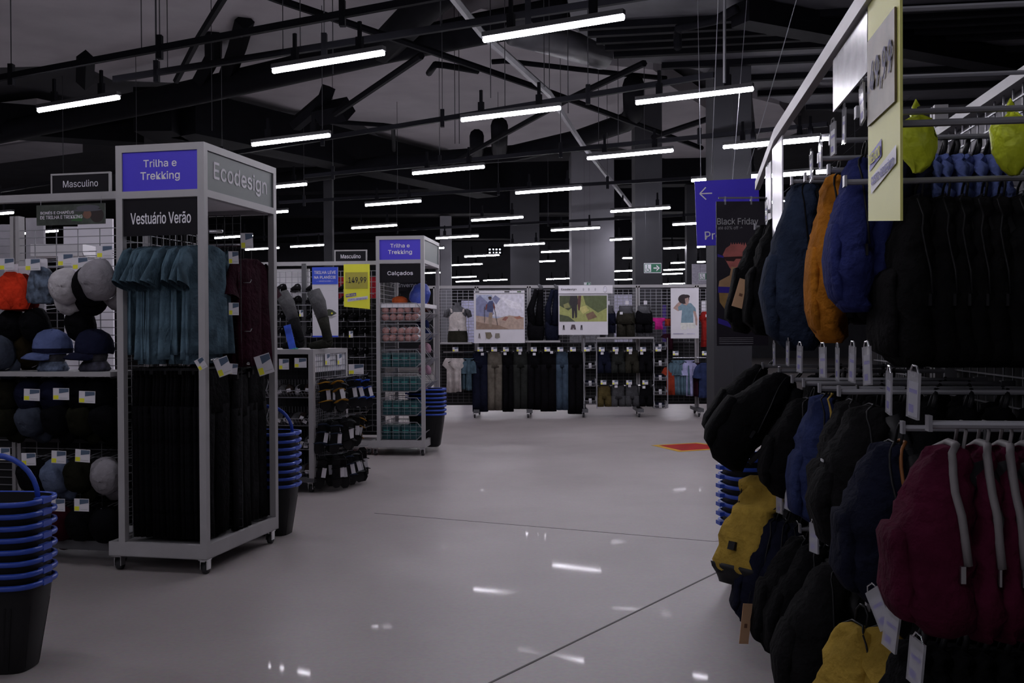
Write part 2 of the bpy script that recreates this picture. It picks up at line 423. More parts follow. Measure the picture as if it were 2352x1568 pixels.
pipe('round_duct', 'black branch duct rising to the top of the picture at centre', [(880,110,5.5),(930,60,5.55),(1000,-10,5.6),(1060,-60,5.6)], .22, darkpipe, 12, 'duct')
pipe('round_duct', 'grey open-ended round duct above the nearest lamp', [(1180,70,5.3),(1260,90,5.3),(1385,128,5.3)], .19, mat('dark_galvanised_duct', (.07, .07, .08), .45, .1), 16, 'duct')
pipe('round_duct', 'black elbow duct dropping under the fourth lamp', [(1455,195,5.3),(1455,262,5.2),(1440,280,5.2),(1330,318,5.2),(1180,352,5.2),(900,372,5.2),(600,420,5.2)], .17, darkpipe, 10, 'duct')
pipe('round_duct', 'black pipe stub hanging above the middle lamps', [(1147,288,5.3),(1147,345,5.2)], .16, darkpipe, 10, 'duct')
pipe('round_duct', 'short black pipe stub left of the middle lamps', [(1095,312,5.3),(1095,350,5.2)], .14, darkpipe, 10, 'duct')
pipe('round_duct', 'square black flue leaning up beside the top left duct', [(460,185,5.6),(490,130,5.8),(490,80,5.95)], .13, darkpipe, 4, 'duct')
pipe('round_duct', 'second square black flue rising right of the leaning one', [(520,180,5.6),(545,110,5.8),(562,48,5.95)], .14, darkpipe, 4, 'duct')
pipe('round_duct', 'small black vent box on the far left rail', [(195,190,5.4),(197,132,5.6)], .13, darkpipe, 4, 'duct')
pipe('ceiling_unit', 'black air unit with curved top under the centre left roof', [(735,262,5.2),(797,250,5.2)], .2, darkpipe, 4, 'unit')
pipe('ceiling_unit', 'black support arm of the air unit at centre left', [(680,285,5.2),(745,230,5.4),(755,200,5.6)], .13, darkpipe, 6, 'unit')
# deep dark beams crossing under the roof
def deepbeam(label, a, b, z, h, wd=.4):
    A = G(*a, z); B = G(*b, z)
    tag(part('roof_beam', MB().beam(A, B, wd, h), darkpipe), label, 'beam')
deepbeam('dark deep roof beam running right from behind the big tower', (420, 262), (1120, 420), 5.6, .8, .7)
deepbeam('dark roof beam crossing the middle distance', (500, 420), (1640, 395), 5.9, .7, .6)
deepbeam('dark roof beam at the far left below the duct', (-120, 270), (330, 300), 5.7, .6, .6)
deepbeam('dark roof beam beyond the centre lamps', (400, 470), (1900, 455), 5.6, .8, .6)
deepbeam('dark roof beam just under the top right corner', (1700, 30), (2400, 160), 5.05, .25, .3)
deepbeam('dark roof beam over the far rows of lamps', (300, 530), (2000, 520), 5.4, .8, .6)
deepbeam('dark roof beam left of the air unit', (350, 250), (480, 330), 5.6, .8, .7)
# thin hanging wires
wr = [(325,0,120),(358,0,170),(385,90,170),(487,130,300),(650,40,125),(690,60,120),(765,20,170),(1012,0,60),(1127,95,225),(1250,80,200),
      (1262,85,205),(1305,100,260),(1045,150,330),(1055,160,330),(1160,160,255),(1480,220,340),(1520,200,360),(1640,0,420),(1375,180,345),(1420,160,340)]
for k, (x, y0, y1) in enumerate(wr):
    p = G(x, y1, 4.2); q = Vector((p.x, p.y, 6.3))
    tag(part('hanging_wire', MB().sweep([p, q], .005, 4), wired), 'thin dark hanging wire, %s from the left of those under the roof' % ORD[sorted(wr).index((x, y0, y1))], 'wire', 'hanging wires under the roof')
# ------------------------------------------------------------------ builders of the goods
def superring(cx, cy, cz, rx, ry, n=20, e=.7, fn=None):
    out = []
    for j in range(n):
        t = 2*PI*j/n; c, s = math.cos(t), math.sin(t)
        x = rx*math.copysign(abs(c)**e, c); y = ry*math.copysign(abs(s)**e, s)
        if fn: y += fn(t, x)
        out.append((cx+x, cy+y, cz))
    return out
def tee_parts(t, m, w=.50, h=.70, thick=.03, seed=0, hook=True, sleeve=True, mh=None, tank=False):
    """hanging shirt, hook point at the origin, chest facing -y"""
    r = random.Random(seed); ph = [r.uniform(0, 6) for _ in range(5)]
    top = -.10; rs = []
    prof = [(0, .075, .03), (.01, .10, .035), (.045, .40*w, .6*thick), (.10, .47*w, thick), (.25, .46*w, thick*1.25), (.45, .455*w, thick*1.35), (.7, .47*w, thick*1.4), (.9, .48*w, thick*1.5), (1, .485*w, thick*1.55)]
    if tank: prof = [(0, .10, .02), (.08, .13, .03), (.2, .16, thick), (.32, .44*w, thick*1.2), (.6, .44*w, thick*1.3), (1, .48*w, thick*1.4)]
    for s, hw, th in prof:
        amp = .004+.022*s
        rs.append(superring(0, 0, top-s*h, hw, th, 28, .9, lambda a, x, amp=amp: amp*(math.sin(x*48+ph[0])+.6*math.sin(x*83+ph[1]))))
    part('shirt_body', MB().rings(rs, 28), m, t, smooth=True)
    if sleeve:
        for sd in (-1, 1):
            pts = [(sd*.36*w, 0, top-.055), (sd*.46*w, 0, top-.09), (sd*.55*w, r.uniform(-.01, .01), top-.17), (sd*(.61+r.uniform(-.03, .03))*w, r.uniform(-.02, .02), top-.27)]
            part('sleeve', MB().sweep(pts, [(thick*.6, .045), (thick*.8, .07), (thick*.7, .075), (thick*1.1, .09)], 14, (1, 0, 0), cap=False).wave(.010, 45, r.uniform(0, 6)), m, t, smooth=True)
    if hook:
        mb = MB().sweep([(0, 0, top-.01), (0, 0, -.03), (.012, 0, -.008), (.0, 0, .006), (-.014, 0, -.004), (-.013, 0, -.016)], .0022, 5)
        mb.sweep([(-.17, 0, top-.075), (0, 0, top-.008), (.17, 0, top-.075)], .006, 5)
        part('hanger', mb, mh or black, t)
    return t
def trousers_parts(t, m, w=.34, h=1.02, thick=.03, seed=0, fold=False, short=False, hook=True, flare=0):
    """hanging trousers, hook point at the origin, front facing -y"""
    r = random.Random(seed); top = -.07; hw = w/2; wv = hw*.96
    ph = r.uniform(0, 6)
    f = lambda amp: (lambda a, x: amp*math.sin(x*55+ph))
    crotch = top-.27 if not short else top-.22
    rs = [superring(0, 0, top, wv*.93, thick*.7, 24, .85), superring(0, 0, top-.045, wv*.93, thick*.85, 24, .85), superring(0, 0, top-.15, wv, thick, 24, .9, f(.004)), superring(0, 0, crotch, wv*1.04, thick*1.1, 24, .9, f(.006))]
    part('hip_panel', MB().rings(rs, 24), m, t, smooth=True)
    part('waistband', MB().rings([superring(0, 0, z, wv*.95, thick*.82, 24, .85) for z in (top+.004, top-.036)], 24), m, t, smooth=False)
    L_ = h
    for sd in (-1, 1):
        bx = hw*.50; sp = flare
        zs = [crotch+.05, crotch-.08, top-.5*L_, top-.75*L_, top-L_] if not short else [crotch+.05, crotch-.05, top-.8*L_, top-L_]
        rs = []
        for i, z in enumerate(zs):
            q = i/(len(zs)-1)
            rs.append(superring(sd*(bx+sp*q)*(1-(.12*q if fold else 0)), r.uniform(-.006, .006)*q, z, hw*(.52-(.0 if fold else .12)*q*(0 if short else 1)), thick*(1.05+.1*q), 18, .9, lambda a, x, q=q: .007*q*math.sin(x*90+ph)))
        part('trouser_leg', MB().rings(rs, 18), m, t, smooth=True)
    if hook:
        mb = MB().sweep([(0, 0, top+.02), (0, 0, -.02), (.012, 0, -.004), (0, 0, .006), (-.014, 0, -.004)], .0022, 5)
        mb.box(-wv*.8, wv*.8, -.004, .004, top+.012, top+.024)
        for s in (-1, 1): mb.box(s*wv*.75-.012, s*wv*.75+.012, -.016-thick*.4, .016+thick*.4, top-.02, top+.02)
        part('hanger', mb, black, t)
    return t
def cap_parts(t, m, mbrim=None, style='cap', mb2=None):
    """cap in wearing position, brim to -y, centre of the crown's rim at the origin"""
    n = 18
    rs = [[(rx*math.cos(2*PI*j/n), ry*math.sin(2*PI*j/n)*(1), z+.006*math.sin(3*2*PI*j/n)) for j in range(n)] for rx, ry, z in
          ((.082, .098, 0), (.088, .104, .03), (.083, .098, .07), (.065, .078, .105), (.036, .044, .124), (.006, .007, .13))]
    part('crown', MB().rings(rs, n), m, t, smooth=True)
    part('button', MB().lathe([(.002, .136), (.008, .132), (.009, .127)], 8), m, t, smooth=True)
    k = 13; vs = []
    for lay in (0, .005):
        for row, q in enumerate((0, .5, 1)):
            for i in range(k):
                a = PI*(1.12+.76*i/(k-1)); rr = 1+q*.62*math.sin(PI*(i/(k-1)))**.55
                x = .086*rr*math.cos(a)*(1-.1*q); y = .1*rr*math.sin(a); z = .004+lay-.030*q*q*(1-0*.5)-1.6*x*x
                vs.append((x, y-.004*0, z))
    fs = []; S = 3*k
    for row in range(2):
        for i in range(k-1):
            a = row*k+i; fs += [(a, a+1, a+k+1, a+k), (S+a, S+a+k, S+a+k+1, S+a+1)]
    for i in range(k-1):
        a = 2*k+i; fs.append((a, a+1, S+a+1, S+a)); fs.append((i+1, i, S+i, S+i+1))
    mb = MB(); mb.add(vs, fs); part('brim', mb, mbrim or m, t, smooth=True)
    if mb2:
        part('cap_band', MB().rings([[(rx*math.cos(2*PI*j/n), ry*math.sin(2*PI*j/n), z) for j in range(n)] for rx, ry, z in ((.085, .101, .002), (.0895, .1055, .028))], n, False, False), mb2, t, smooth=True)
    return t
def sack_parts(t, m, w, d, h, mdark=None, zipm=None, mtrim=None, pocket=True, straps=True, rolltop=False, seed=0, logo=False, sag=0, simple=False):
    """backpack hanging by its loop at the origin; front to -y, back panel on the y=0 plane"""
    r = random.Random(seed); ph = r.uniform(0, 6); top = -.045; md = mdark or black
    def ring(s, k=1.0, off=0, n=22, e=.72):
        q = min(1, max(0, s))
        wd = w/2*(math.sin(PI*min(1, (q*1.0+.05)*.62))**.42 if q < .8 else 1-.25*((q-.8)/.2)**2)*k
        dp = d*(.36+.64*math.sin(PI*min(.92, q*.75+.02))**.8)*k
        if rolltop and q < .22: dp = d*.34; wd = w/2*.92
        if q > .93: dp *= .86
        z = top-s*h
        y = -dp/2-off
        return superring(0, y, z, wd*(1+.03*math.sin(q*17+ph)), dp/2, n, e, lambda a, x: .011*math.sin(q*21+ph+x*20)*math.sin(a*3)+.007*math.sin(x*60+q*44+ph))
    ss = [0, .02, .05, .09, .14, .2, .27, .34, .42, .5, .58, .66, .74, .82, .9, .96, 1.0]
    rs = [ring(s) for s in ss]
    c = rs[0]; mx = sum(p[1] for p in c)/22
    rs[0] = [(p[0]*.55, mx+(p[1]-mx)*.5, p[2]) for p in c]; c = rs[-1]; mx = sum(p[1] for p in c)/22
    rs[-1] = [(p[0]*.7, mx+(p[1]-mx)*.7, p[2]) for p in c]
    part('bag_body', MB().rings(rs, 22), m, t, smooth=True)
    if simple: 
        part('carry_loop', MB().sweep([(-.02, -.02, top-.01), (-.018, -.01, -.02), (0, -.005, .006), (.018, -.01, -.02), (.02, -.02, top-.01)], (.008), 6), md, t, smooth=True)
        return t
    if pocket:
        rs = []
        for s, k in ((.42, .3), (.44, .8), (.5, .95), (.65, 1), (.8, 1), (.9, .93), (.94, .6)):
            base = ring(s); y0 = min(p[1] for p in base); wd = max(p[0] for p in base)*.78
            rs.append(superring(0, y0+.01, top-s*h, wd*k, d*.17*k, 16, .7))
        part('front_pocket', MB().rings(rs, 16), m, t, smooth=True)
    # zip line round the side and top
    zm = zipm or md; pts = []
    for s in (.58, .45, .33, .22, .13, .07, .03):
        base = ring(s); wd = max(p[0] for p in base); dp = -min(p[1] for p in base)
        pts.append((wd*(1.0 if s > .1 else .96), -dp*(.22+.42*(1-s/.58)**1.6), top-s*h))
    pts = pts + [(pts[-1][0]*.5, -d*.2, top+.004), (-pts[-1][0]*.5, -d*.2, top+.004)] + [(-x, y, z) for x, y, z in reversed(pts)]
    zo = part('zipper', MB().sweep(pts, (.0035 if not zipm else .009), 6, (0, 1, 0)), zm, t, smooth=True)
    part('zip_pull', MB().box(w/2*.95, w/2*1.02, -d*.33, -d*.27, pts[0][2]-.035, pts[0][2]), zipm and chrome or md, t)
    if mtrim:
        part('trim_band', MB().sweep([(x*.98, y+d*.17, z) for x, y, z in pts], .005, 6), mtrim, t, smooth=True)
    part('carry_loop', MB().sweep([(-.03, -.02, top-.02), (-.03, -.012, -.012), (-.012, -.01, .006), (.012, -.01, .006), (.03, -.012, -.012), (.03, -.02, top-.02)], (.004), 6), zipm or md, t, smooth=True)
    if straps:
        for sd in (-1, 1):
            x = sd*w*.24
            part('shoulder_strap', MB().sweep([(x*.7, .004, top-.03), (x*1.0, .035, top-.12), (x*1.15, .045, top-.3*h), (x*1.35, .03, top-.6*h), (x*1.6, .0, top-.85*h)], [(.03, .007), (.034, .009), (.03, .008), (.014, .003), (.012, .002)], 8, (1, 0, 0)), md, t, smooth=True)
    if rolltop:
        rs = []
        mb = MB().sweep([(-w*.52, -d*.17, top-.012), (-w*.3, -d*.19, top+.01), (0, -d*.2, top+.014), (w*.3, -d*.19, top+.006), (w*.54, -d*.15, top-.02)], [(.014, .03), (.02, .034), (.022, .036), (.02, .034), (.012, .028)], 10)
        part('rolled_top', mb, m, t, smooth=True)
        part('base_panel', MB().rings([ring(s, 1.03, -.002) for s in (.84, .88, .93, .97, 1.01)], 22), md, t, smooth=True)
        part('buckle', MB().box(-.018, .018, -d*1.02-.012, -d*.99, top-h*.70, top-h*.62), md, t)
    if logo:
        b = min(p[1] for p in ring(.45))
        part('logo_patch', MB().box(-.02, .02, b-.006, b-.002, top-.38*h, top-.365*h), inkg, t)
    return t
def basket_parts(t, handle_up=False, full=True):
    """tall shopping basket, rim height .42; local z=0 at the rim's top"""
    rs = []
    for z, a, b in ((0, .225, .155), (-.12, .212, .142), (-.40, .17, .105), (-.42, .15, .09)):
        rs.append(superring(0, 0, z, a, b, 28, .55))
    part('basket_body', MB().rings(rs, 28, False, True), black, t, smooth=True)
    pts = superring(0, 0, -.008, .237, .167, 32, .55)
    part('rim', MB().sweep(pts, [(.009, .013)]*32, 6, closed=True), bask_blue, t, smooth=True)
    for sd in (-1, 1):
        part('handle_lug', MB().box(sd*.20-.0, sd*.20+sd*.045, -.035, .035, -.022, .004) if sd > 0 else MB().box(-.272, -.228, -.035, .035, -.020, .002), bask_blue, t)
    if handle_up:
        part('handle', MB().sweep([(-.2*math.cos(a), 0, .0+.19*math.sin(a)) for a in [PI*i/14 for i in range(15)]], [(.013, .007)]*15, 8, (0, 1, 0)), bask_blue, t, smooth=True)
    if full:
        mb = MB()
        for sx in (-1, 1):
            for k in range(9):
                y = -.08+k*.02
                mb.sweep([(sx*.205, y, -.10), (sx*.166, y*.7, -.385)], .003, 4)
            for k in range(13):
                x = -.15+k*.025
                mb.sweep([(x, sx*.140, -.10), (x*.75, sx*.103, -.385)], .003, 4)
        part('body_ribs', mb, black, t)
    return t
def basket_stack(x, y, rz, ztop, n, step, where):
    for k in range(n):
        z = ztop-k*step
        o = thing('shopping_basket', 'blue-rimmed shopping basket, %s in the stack %s' % (ORD[k], where), 'basket', (x, y, z), rz, 'nested baskets '+where)
        basket_parts(o, handle_up=(k == 0 and 'second' not in where), full=(k == n-1))
def card_sign(t, x0, x1, z0, z1, y=0, seed=0):
    """small shelf price card: white, a slate block and a yellow corner"""
    w_ = x1-x0; h_ = z1-z0
    part('card', MB().box(x0, x1, y, y+.003, z0, z1), paper, t)
    part('slate_block', MB().poly([(x0+.38*w_, z0+.55*h_), (x1-.02*w_, z0+.68*h_), (x1-.02*w_, z1-.04*h_), (x0+.38*w_, z1-.04*h_)], y-.001), tagb, t)
    part('yellow_block', MB().box(x0+.03*w_, x0+.34*w_, y-.0015, y, z0+.05*h_, z0+.38*h_), yel, t)
    part('small_print', MB().box(x0+.42*w_, x0+.9*w_, y-.0012, y, z0+.14*h_, z0+.18*h_), inkg, t)
def price_card(label, loc, rz, w=.11, h=.085, group=None, tilt=0, proto={}):
    """one price card thing, hung at its top centre"""
    k = (round(w, 3), round(h, 3))
    if k not in proto:
        t = thing('price_card', label, 'price tag', loc, rz, group); card_sign(t, -w/2, w/2, -h, 0); proto[k] = t
        t.rotation_euler = (0, tilt, rz); return t
    return dup(proto[k], loc, (0, tilt, rz), label, group)
def grid_mb(x0, x1, z0, z1, y, dx, dz, r=.0025, yr=None):
    mb = MB(); n = int(round((x1-x0)/dx)); k = int(round((z1-z0)/dz))
    for i in range(n+1):
        x = x0+(x1-x0)*i/n; mb.box(x-r, x+r, y-r, y+r, z0, z1)
    for i in range(k+1):
        z = z0+(z1-z0)*i/k; mb.box(x0, x1, y-r*3, y-r, z-r, z+r)
    return mb
def caster_mb():
    mb = MB().rings([[(x, .05*0+.034*math.cos(2*PI*j/14), .036+.034*math.sin(2*PI*j/14)) for j in range(14)] for x in (-.014, .014)], 14)
    return mb
def add_caster(parent, x, y, z=.1, sc=1):
    c = part('caster', MB().box(x-.03, x+.03, y-.03, y+.03, z-.012, z).box(x-.024, x-.019, y-.02, y+.03, .03, z-.01).box(x+.019, x+.024, y-.02, y+.03, .03, z-.01), chrome, parent)
    part('wheel', caster_mb(), rubber, c, (x, y+.012, 0), smooth=True)
def wire_basket_mb(w, d, h, r=.002, slope=.5, nx=12, nz=4):
    """open wire bin, back at y=0, sloped front lip at -y"""
    mb = MB(); f = -d
    prof = [(0, h), (0, 0), (f*.8, 0), (f, h*.45), (f*.82, h)]
    for i in range(nx+1):
        x = -w/2+w*i/nx
        P_ = [(x, y, z) for y, z in prof[:4]]
        for a, b in zip(P_, P_[1:]): mb.beam(a, b, r, r)
    for z, yf in [(0, -.8), (h*.25, -.9), (h*.45, -1), (h*.75, -.92), (h, -.82)]:
        y = yf*d; R2 = r*(2 if z in (0, h) or z == h*.45 else 1)
        mb.beam((-w/2, 0, z), (-w/2, y, z), R2, R2); mb.beam((w/2, 0, z), (w/2, y, z), R2, R2)
        if z <= h*.46: mb.beam((-w/2, y, z), (w/2, y, z), R2, R2)
    for sx in (-1, 1):
        for k in range(7):
            y = f*.8*k/6; mb.beam((sx*w/2, y, 0), (sx*w/2, y, h), r, r)
        mb.beam((sx*w/2, f*.8, 0), (sx*w/2, f, h*.45), r*2.4, r*2.4); mb.beam((sx*w/2, f, h*.45), (sx*w/2, f*.82, h), r*2.4, r*2.4)
    return mb
# ------------------------------------------------------------------ frames of reference of the displays
class Fr:
    def __init__(s, o, rz): s.o = Vector((o.x, o.y, 0)); s.rz = rz; s.c = math.cos(rz); s.s = math.sin(rz)
    def w(s, x, y, z): return s.o + Vector((x*s.c-y*s.s, x*s.s+y*s.c, z))
    def loc(s, px, py, yl=0):
        d = ray(px, py); nx = Vector((-s.s, s.c, 0))
        t = (nx.dot(s.o)-nx.dot(CAM)+yl)/nx.dot(d); p = CAM+d*t-s.o
        return (p.x*s.c+p.y*s.s, yl, p.z)
    def locx(s, px, py, xl=0):
        d = ray(px, py); nx = Vector((s.c, s.s, 0))
        t = (nx.dot(s.o)-nx.dot(CAM)+xl)/nx.dot(d); p = CAM+d*t-s.o
        return (xl, -p.x*s.s+p.y*s.c, p.z)
    def hit(s, px, py, yl=0): return s.w(*s.loc(px, py, yl))
    def hitx(s, px, py, xl=0): return s.w(*s.locx(px, py, xl))

# ================================================================== display tower A (clothes) and B (bins)
def tower(fr, W, D, H, zh, label, title, sub, side, zb=.19):
    t = thing('display_tower', label, 'display stand', fr.o, fr.rz)
    p = .045
    for x in (-W, -p):
        for y in (0, D-p): part('post', MB().box(x, x+p, y, y+p, zb, H), steel, t)
    for z in (H-p, zh-p):
        part('cross_bar', MB().box(-W+p, -p, 0, p, z, z+p), steel, t); part('cross_bar', MB().box(-W+p, -p, D-p, D, z, z+p), steel, t)
        part('cross_bar', MB().box(-W, -W+p, p, D-p, z, z+p), steel, t); part('cross_bar', MB().box(-p, 0, p, D-p, z, z+p), steel, t)
    part('header_underside', MB().box(-W+p, -p, p, D-p, zh-.012, zh), white, t)
    hp = part('header_panel', MB().box(-W+p, -p, .010, .016, zh, H-p), signb, t, label='violet blue header panel reading Trilha e Trekking')
    hh = H-p-zh; wi = W-2*p
    text(title[0], hp, -W/2, zh+hh*.70, .009, wi*title[2], hh*.19, inkw, bold=.02)
    text(title[1], hp, -W/2, zh+hh*.36, .009, wi*title[3], hh*.25, inkw, bold=.02)
    sp = part('header_panel', MB().box(-.016, -.010, p, D-p, zh, H-p), signg, t, label='grey green side header panel')
    if side:
        o = text(side, sp, -.009, zh+hh*.5, D/2, (D-2*p)*.80, hh*.56, inkw, bold=.02); o.rotation_euler = (0, 0, PI/2)
    part('header_panel', MB().box(-W+.010, -W+.016, p, D-p, zh, H-p), signg, t); part('header_panel', MB().box(-W+p, -p, D-.016, D-.010, zh, H-p), signb, t)
    ss = part('sub_sign', MB().box(-W+p*.9, -p*.9, .012, .02, zh-p-.235, zh-p-.004), signk, t, label='black sign under the header')
    text(sub, ss, -W/2, zh-p-.125, .011, wi*(.80 if len(sub) > 10 else .62), .058*(1.25 if len(sub) > 10 else 1), inkw, bold=.02)
    part('base_tray', MB().box(-W-.07, 0, 0, D, .10, .105).box(-W-.07, 0, 0, .03, .10, zb).box(-W-.07, 0, D-.03, D, .10, zb).box(-.03, 0, .03, D-.03, .10, zb).box(-W-.07, -W-.04, .03, D-.03, .10, zb).box(-W-.05, -.02, .02, D-.02, zb-.03, zb-.02), steel, t)
    for x in (-W-.03, -.04):
        for y in (.05, D-.06): add_caster(t, x, y, .1)
    part('grid_panel', MB_side_grid(W, D, zb, zh), wire, t)
    return t
def MB_side_grid(W, D, zb, zh):
    mb = MB(); x = -W+.02; r = .0022
    for i in range(13):
        y = .05+(D-.1)*i/12; mb.box(x-r, x+r, y-r, y+r, zb, zh-.05)
    k = int((zh-zb)/.055)
    for i in range(k): z = zb+.04+i*.055; mb.box(x-r, x+r, .045, D-.045, z-r, z+r)
    return mb
A = Fr(at(471, 764, 6.06), rad(-12)); WA, DA, HA, ZHA = .61, 1.01, 2.69, 2.40
ta = tower(A, WA, DA, HA, ZHA, 'tall grey wheeled display tower of teal shirts, headed Trilha e Trekking and Ecodesign', ('Trilha e', 'Trekking', .44, .52), 'Vestuário Verão', 'Ecodesign')
B_ = Fr(at(975, 764, 11.94), rad(-6)); WB, DB = .60, 1.05
tb = tower(B_, WB, DB, HA, ZHA, 'second grey display tower holding wire bins, with a Calçados sign', ('Trilha e', 'Trekking', .47, .58), 'Calçados', None)
# rails and centre grids
for fr, t, W, D in ((A, ta, WA, DA),):
    part('hanging_rail', MB().sweep([(-W+.03, .28, 2.165), (-.03, .28, 2.165)], .012, 8), chrome, t, smooth=True)
    part('hanging_rail', MB().sweep([(-W+.03, .28, 1.335), (-.03, .28, 1.335)], .012, 8), chrome, t, smooth=True)
    part('hanging_rail', MB().sweep([(-.55, .74, 2.12), (-.05, .74, 2.12)], .010, 8), chrome, t, smooth=True)
    for y in (.62, .86): part('hanging_rail', MB().sweep([(-.55, y, 1.30), (-.02, y, 1.30)], .009, 8), chrome, t, smooth=True)
    for z in (1.85, 1.52): part('display_hook', MB().sweep([(-.5, .60, z), (.0, .60, z), (.01, .60, z+.02)], .004, 6), chrome, t, smooth=True)
    part('grid_panel', grid_mb(-W+.04, -.04, .2, 2.3, .545, .06, .055, .0022), wired, t)
teal = mat('teal_jersey', (.078, .128, .165), .9, .45, 7, 0, .8, 24, .08); maroon = fab('wine_jersey', (.085, .02, .04)); blk = fab('black_cloth', (.020, .019, .024)); char = fab('charcoal_cloth', (.05, .05, .055))
protos = []
for k in range(3):
    t = thing('t_shirt', 'x', 'shirt'); tee_parts(t, teal, .5, .70+.03*k, .022, seed=k); protos.append(t)
xs = [-.530, -.495, -.46, -.43, -.40, -.37, -.335, -.30, -.27, -.235, -.20, -.165, -.12]
for i, x in enumerate(xs):
    lab = 'teal short-sleeved shirt, %s from the left on the upper rail of the near tower' % ORD[i]
    rot = (0, 0, A.rz+PI/2+R.uniform(-.16, .16)); p = A.w(x, .28+R.uniform(-.03, .03), 2.172)
    if i < 3: o = protos[i]; o.location = p; o.rotation_euler = rot; o['label'] = lab; o['group'] = 'teal shirts on the near tower'
    else: dup(protos[i % 3], p, rot, lab, 'teal shirts on the near tower')
pm = thing('t_shirt', 'x', 'shirt'); tee_parts(pm, maroon, .5, .74, .03, seed=5)
for i in range(6):
    lab = 'dark wine short-sleeved shirt, %s from the aisle on the side arm of the near tower' % ORD[i]
    rot = (0, 0, A.rz+PI/2+R.uniform(-.05, .05)); p = A.w(-.07-.06*i, .76, 2.12)
    if i == 0: pm.location = p; pm.rotation_euler = rot; pm['label'] = lab; pm['group'] = 'wine shirts on the near tower'
    else: dup(pm, p, rot, lab, 'wine shirts on the near tower')
pt = thing('trousers', 'x', 'trousers'); trousers_parts(pt, blk, .40, 1.06, .022, seed=3)
n_ = 15
for i in range(n_):
    x = -.555+.033*i
    lab = 'black trousers, %s from the left on the lower front rail of the near tower' % ORD[i]
    rot = (0, 0, A.rz+PI/2+R.uniform(-.12, .12)); p = A.w(x, .27, 1.335)
    if i == 0: pt.location = p; pt.rotation_euler = rot; pt['label'] = lab; pt['group'] = 'black trousers on the near tower'
    else: dup(pt, p, rot, lab, 'black trousers on the near tower')
pt2 = thing('trousers', 'x', 'trousers'); trousers_parts(pt2, char, .26, 1.04, .024, seed=9)
i = 0
for y in (.62, .86):
    for k in range(5):
        lab = 'charcoal trousers, %s from the aisle on the %s side arm of the near tower' % (ORD[k], 'front' if y < .7 else 'rear')
        rot = (0, 0, A.rz+PI/2+R.uniform(-.1, .1)); p = A.w(-.09-.09*k, y, 1.31-(.02 if y < .7 else -.0))
        if i == 0: pt2.location = p; pt2.rotation_euler = rot; pt2['label'] = lab; pt2['group'] = 'charcoal trousers on the near tower'
        else: dup(pt2, p, rot, lab, 'charcoal trousers on the near tower')
        i += 1
for k, (px, py, tl, w_) in enumerate([(505, 822, .35, .10), (600, 815, .3, .12), (566, 535, .05, .09), (536, 577, .03, .07), (537, 695, 0, .07), (455, 824, .5, .06), (537, 835, -.1, .06)]):
    nm = ['leaning price card over the charcoal trousers, near the corner post', 'large leaning price card over the charcoal trousers, by the far post', 'white price card on top of the wine shirts', 'small price card on the upper side hook of the near tower', 'small price card on the lower side hook of the near tower', 'small tilted card seen left of the corner post of the near tower', 'small card below the leaning ones on the near tower'][k]
    p = A.hitx(px, py, .03)
    price_card(nm, p, A.rz+rad(38), w_*.9, w_*1.15, tilt=-tl)

# ================================================================== gondola C (caps) left of tower A
YS = .42       # local y of its wire back
def c_loc(px, py, yl=YS): return A.loc(px, py, yl)
xr = -WA-.03; xl = -3.2; zt = c_loc(100, 455)[2]
gc = thing('wire_gondola', 'grey wire gondola of caps and hats left of the near tower', 'display stand', A.o, A.rz)
part('top_bar', MB().box(xl, xr, YS-.03, YS+.03, zt-.025, zt+.025), steel, gc)
pu = c_loc(38, 600)[0]
for k, x in enumerate((pu, xl+.05)):
    mb = MB().box(x-.035, x-.008, YS-.02, YS+.04, .1, zt-.12).box(x+.008, x+.035, YS-.02, YS+.04, .1, zt-.12).box(x-.02, x+.02, YS, YS+.03, .1, zt-.12)
    part('upright', mb, steel, gc)
part('upright', MB().box(xr-.04, xr, YS-.02, YS+.03, .1, zt-.03), steel, gc)
part('upright_slots', MB_slots(pu, YS-.022, .3, zt-.2) if 'MB_slots' in globals() else (lambda mb: mb)(MB().box(pu-.03, pu-.014, YS-.0215, YS-.0205, 1.9, 1.93)), black, gc)
mb = grid_mb(xl, xr-.04, .25, zt-.22, YS, .165, .052, .0026)
part('grid_panel', mb, wire, gc)
zs = c_loc(130, 852, YS-.30)[2]
part('shelf', MB().box(pu+.03-1.0, xr-.02, YS-.42, YS-.01, zs-.03, zs), steel, gc)
part('base', MB().box(xl, xr, YS-.30, YS+.3, .1, .16), steeld, gc)
part('lower_board', MB().box(xl, xr-.04, YS+.03, YS+.045, .2, zs-.03), mat('black_back_panel', (.012, .012, .014), .7), gc)
for x in (xr-.1, pu, -2.6): add_caster(gc, x, YS-.2, .1)
for zr in (c_loc(100, 870, YS)[2], c_loc(100, 1010, YS)[2]):
    part('cross_rail', MB().box(pu, xr-.04, YS-.03, YS-.01, zr-.012, zr+.012), steeld, gc)
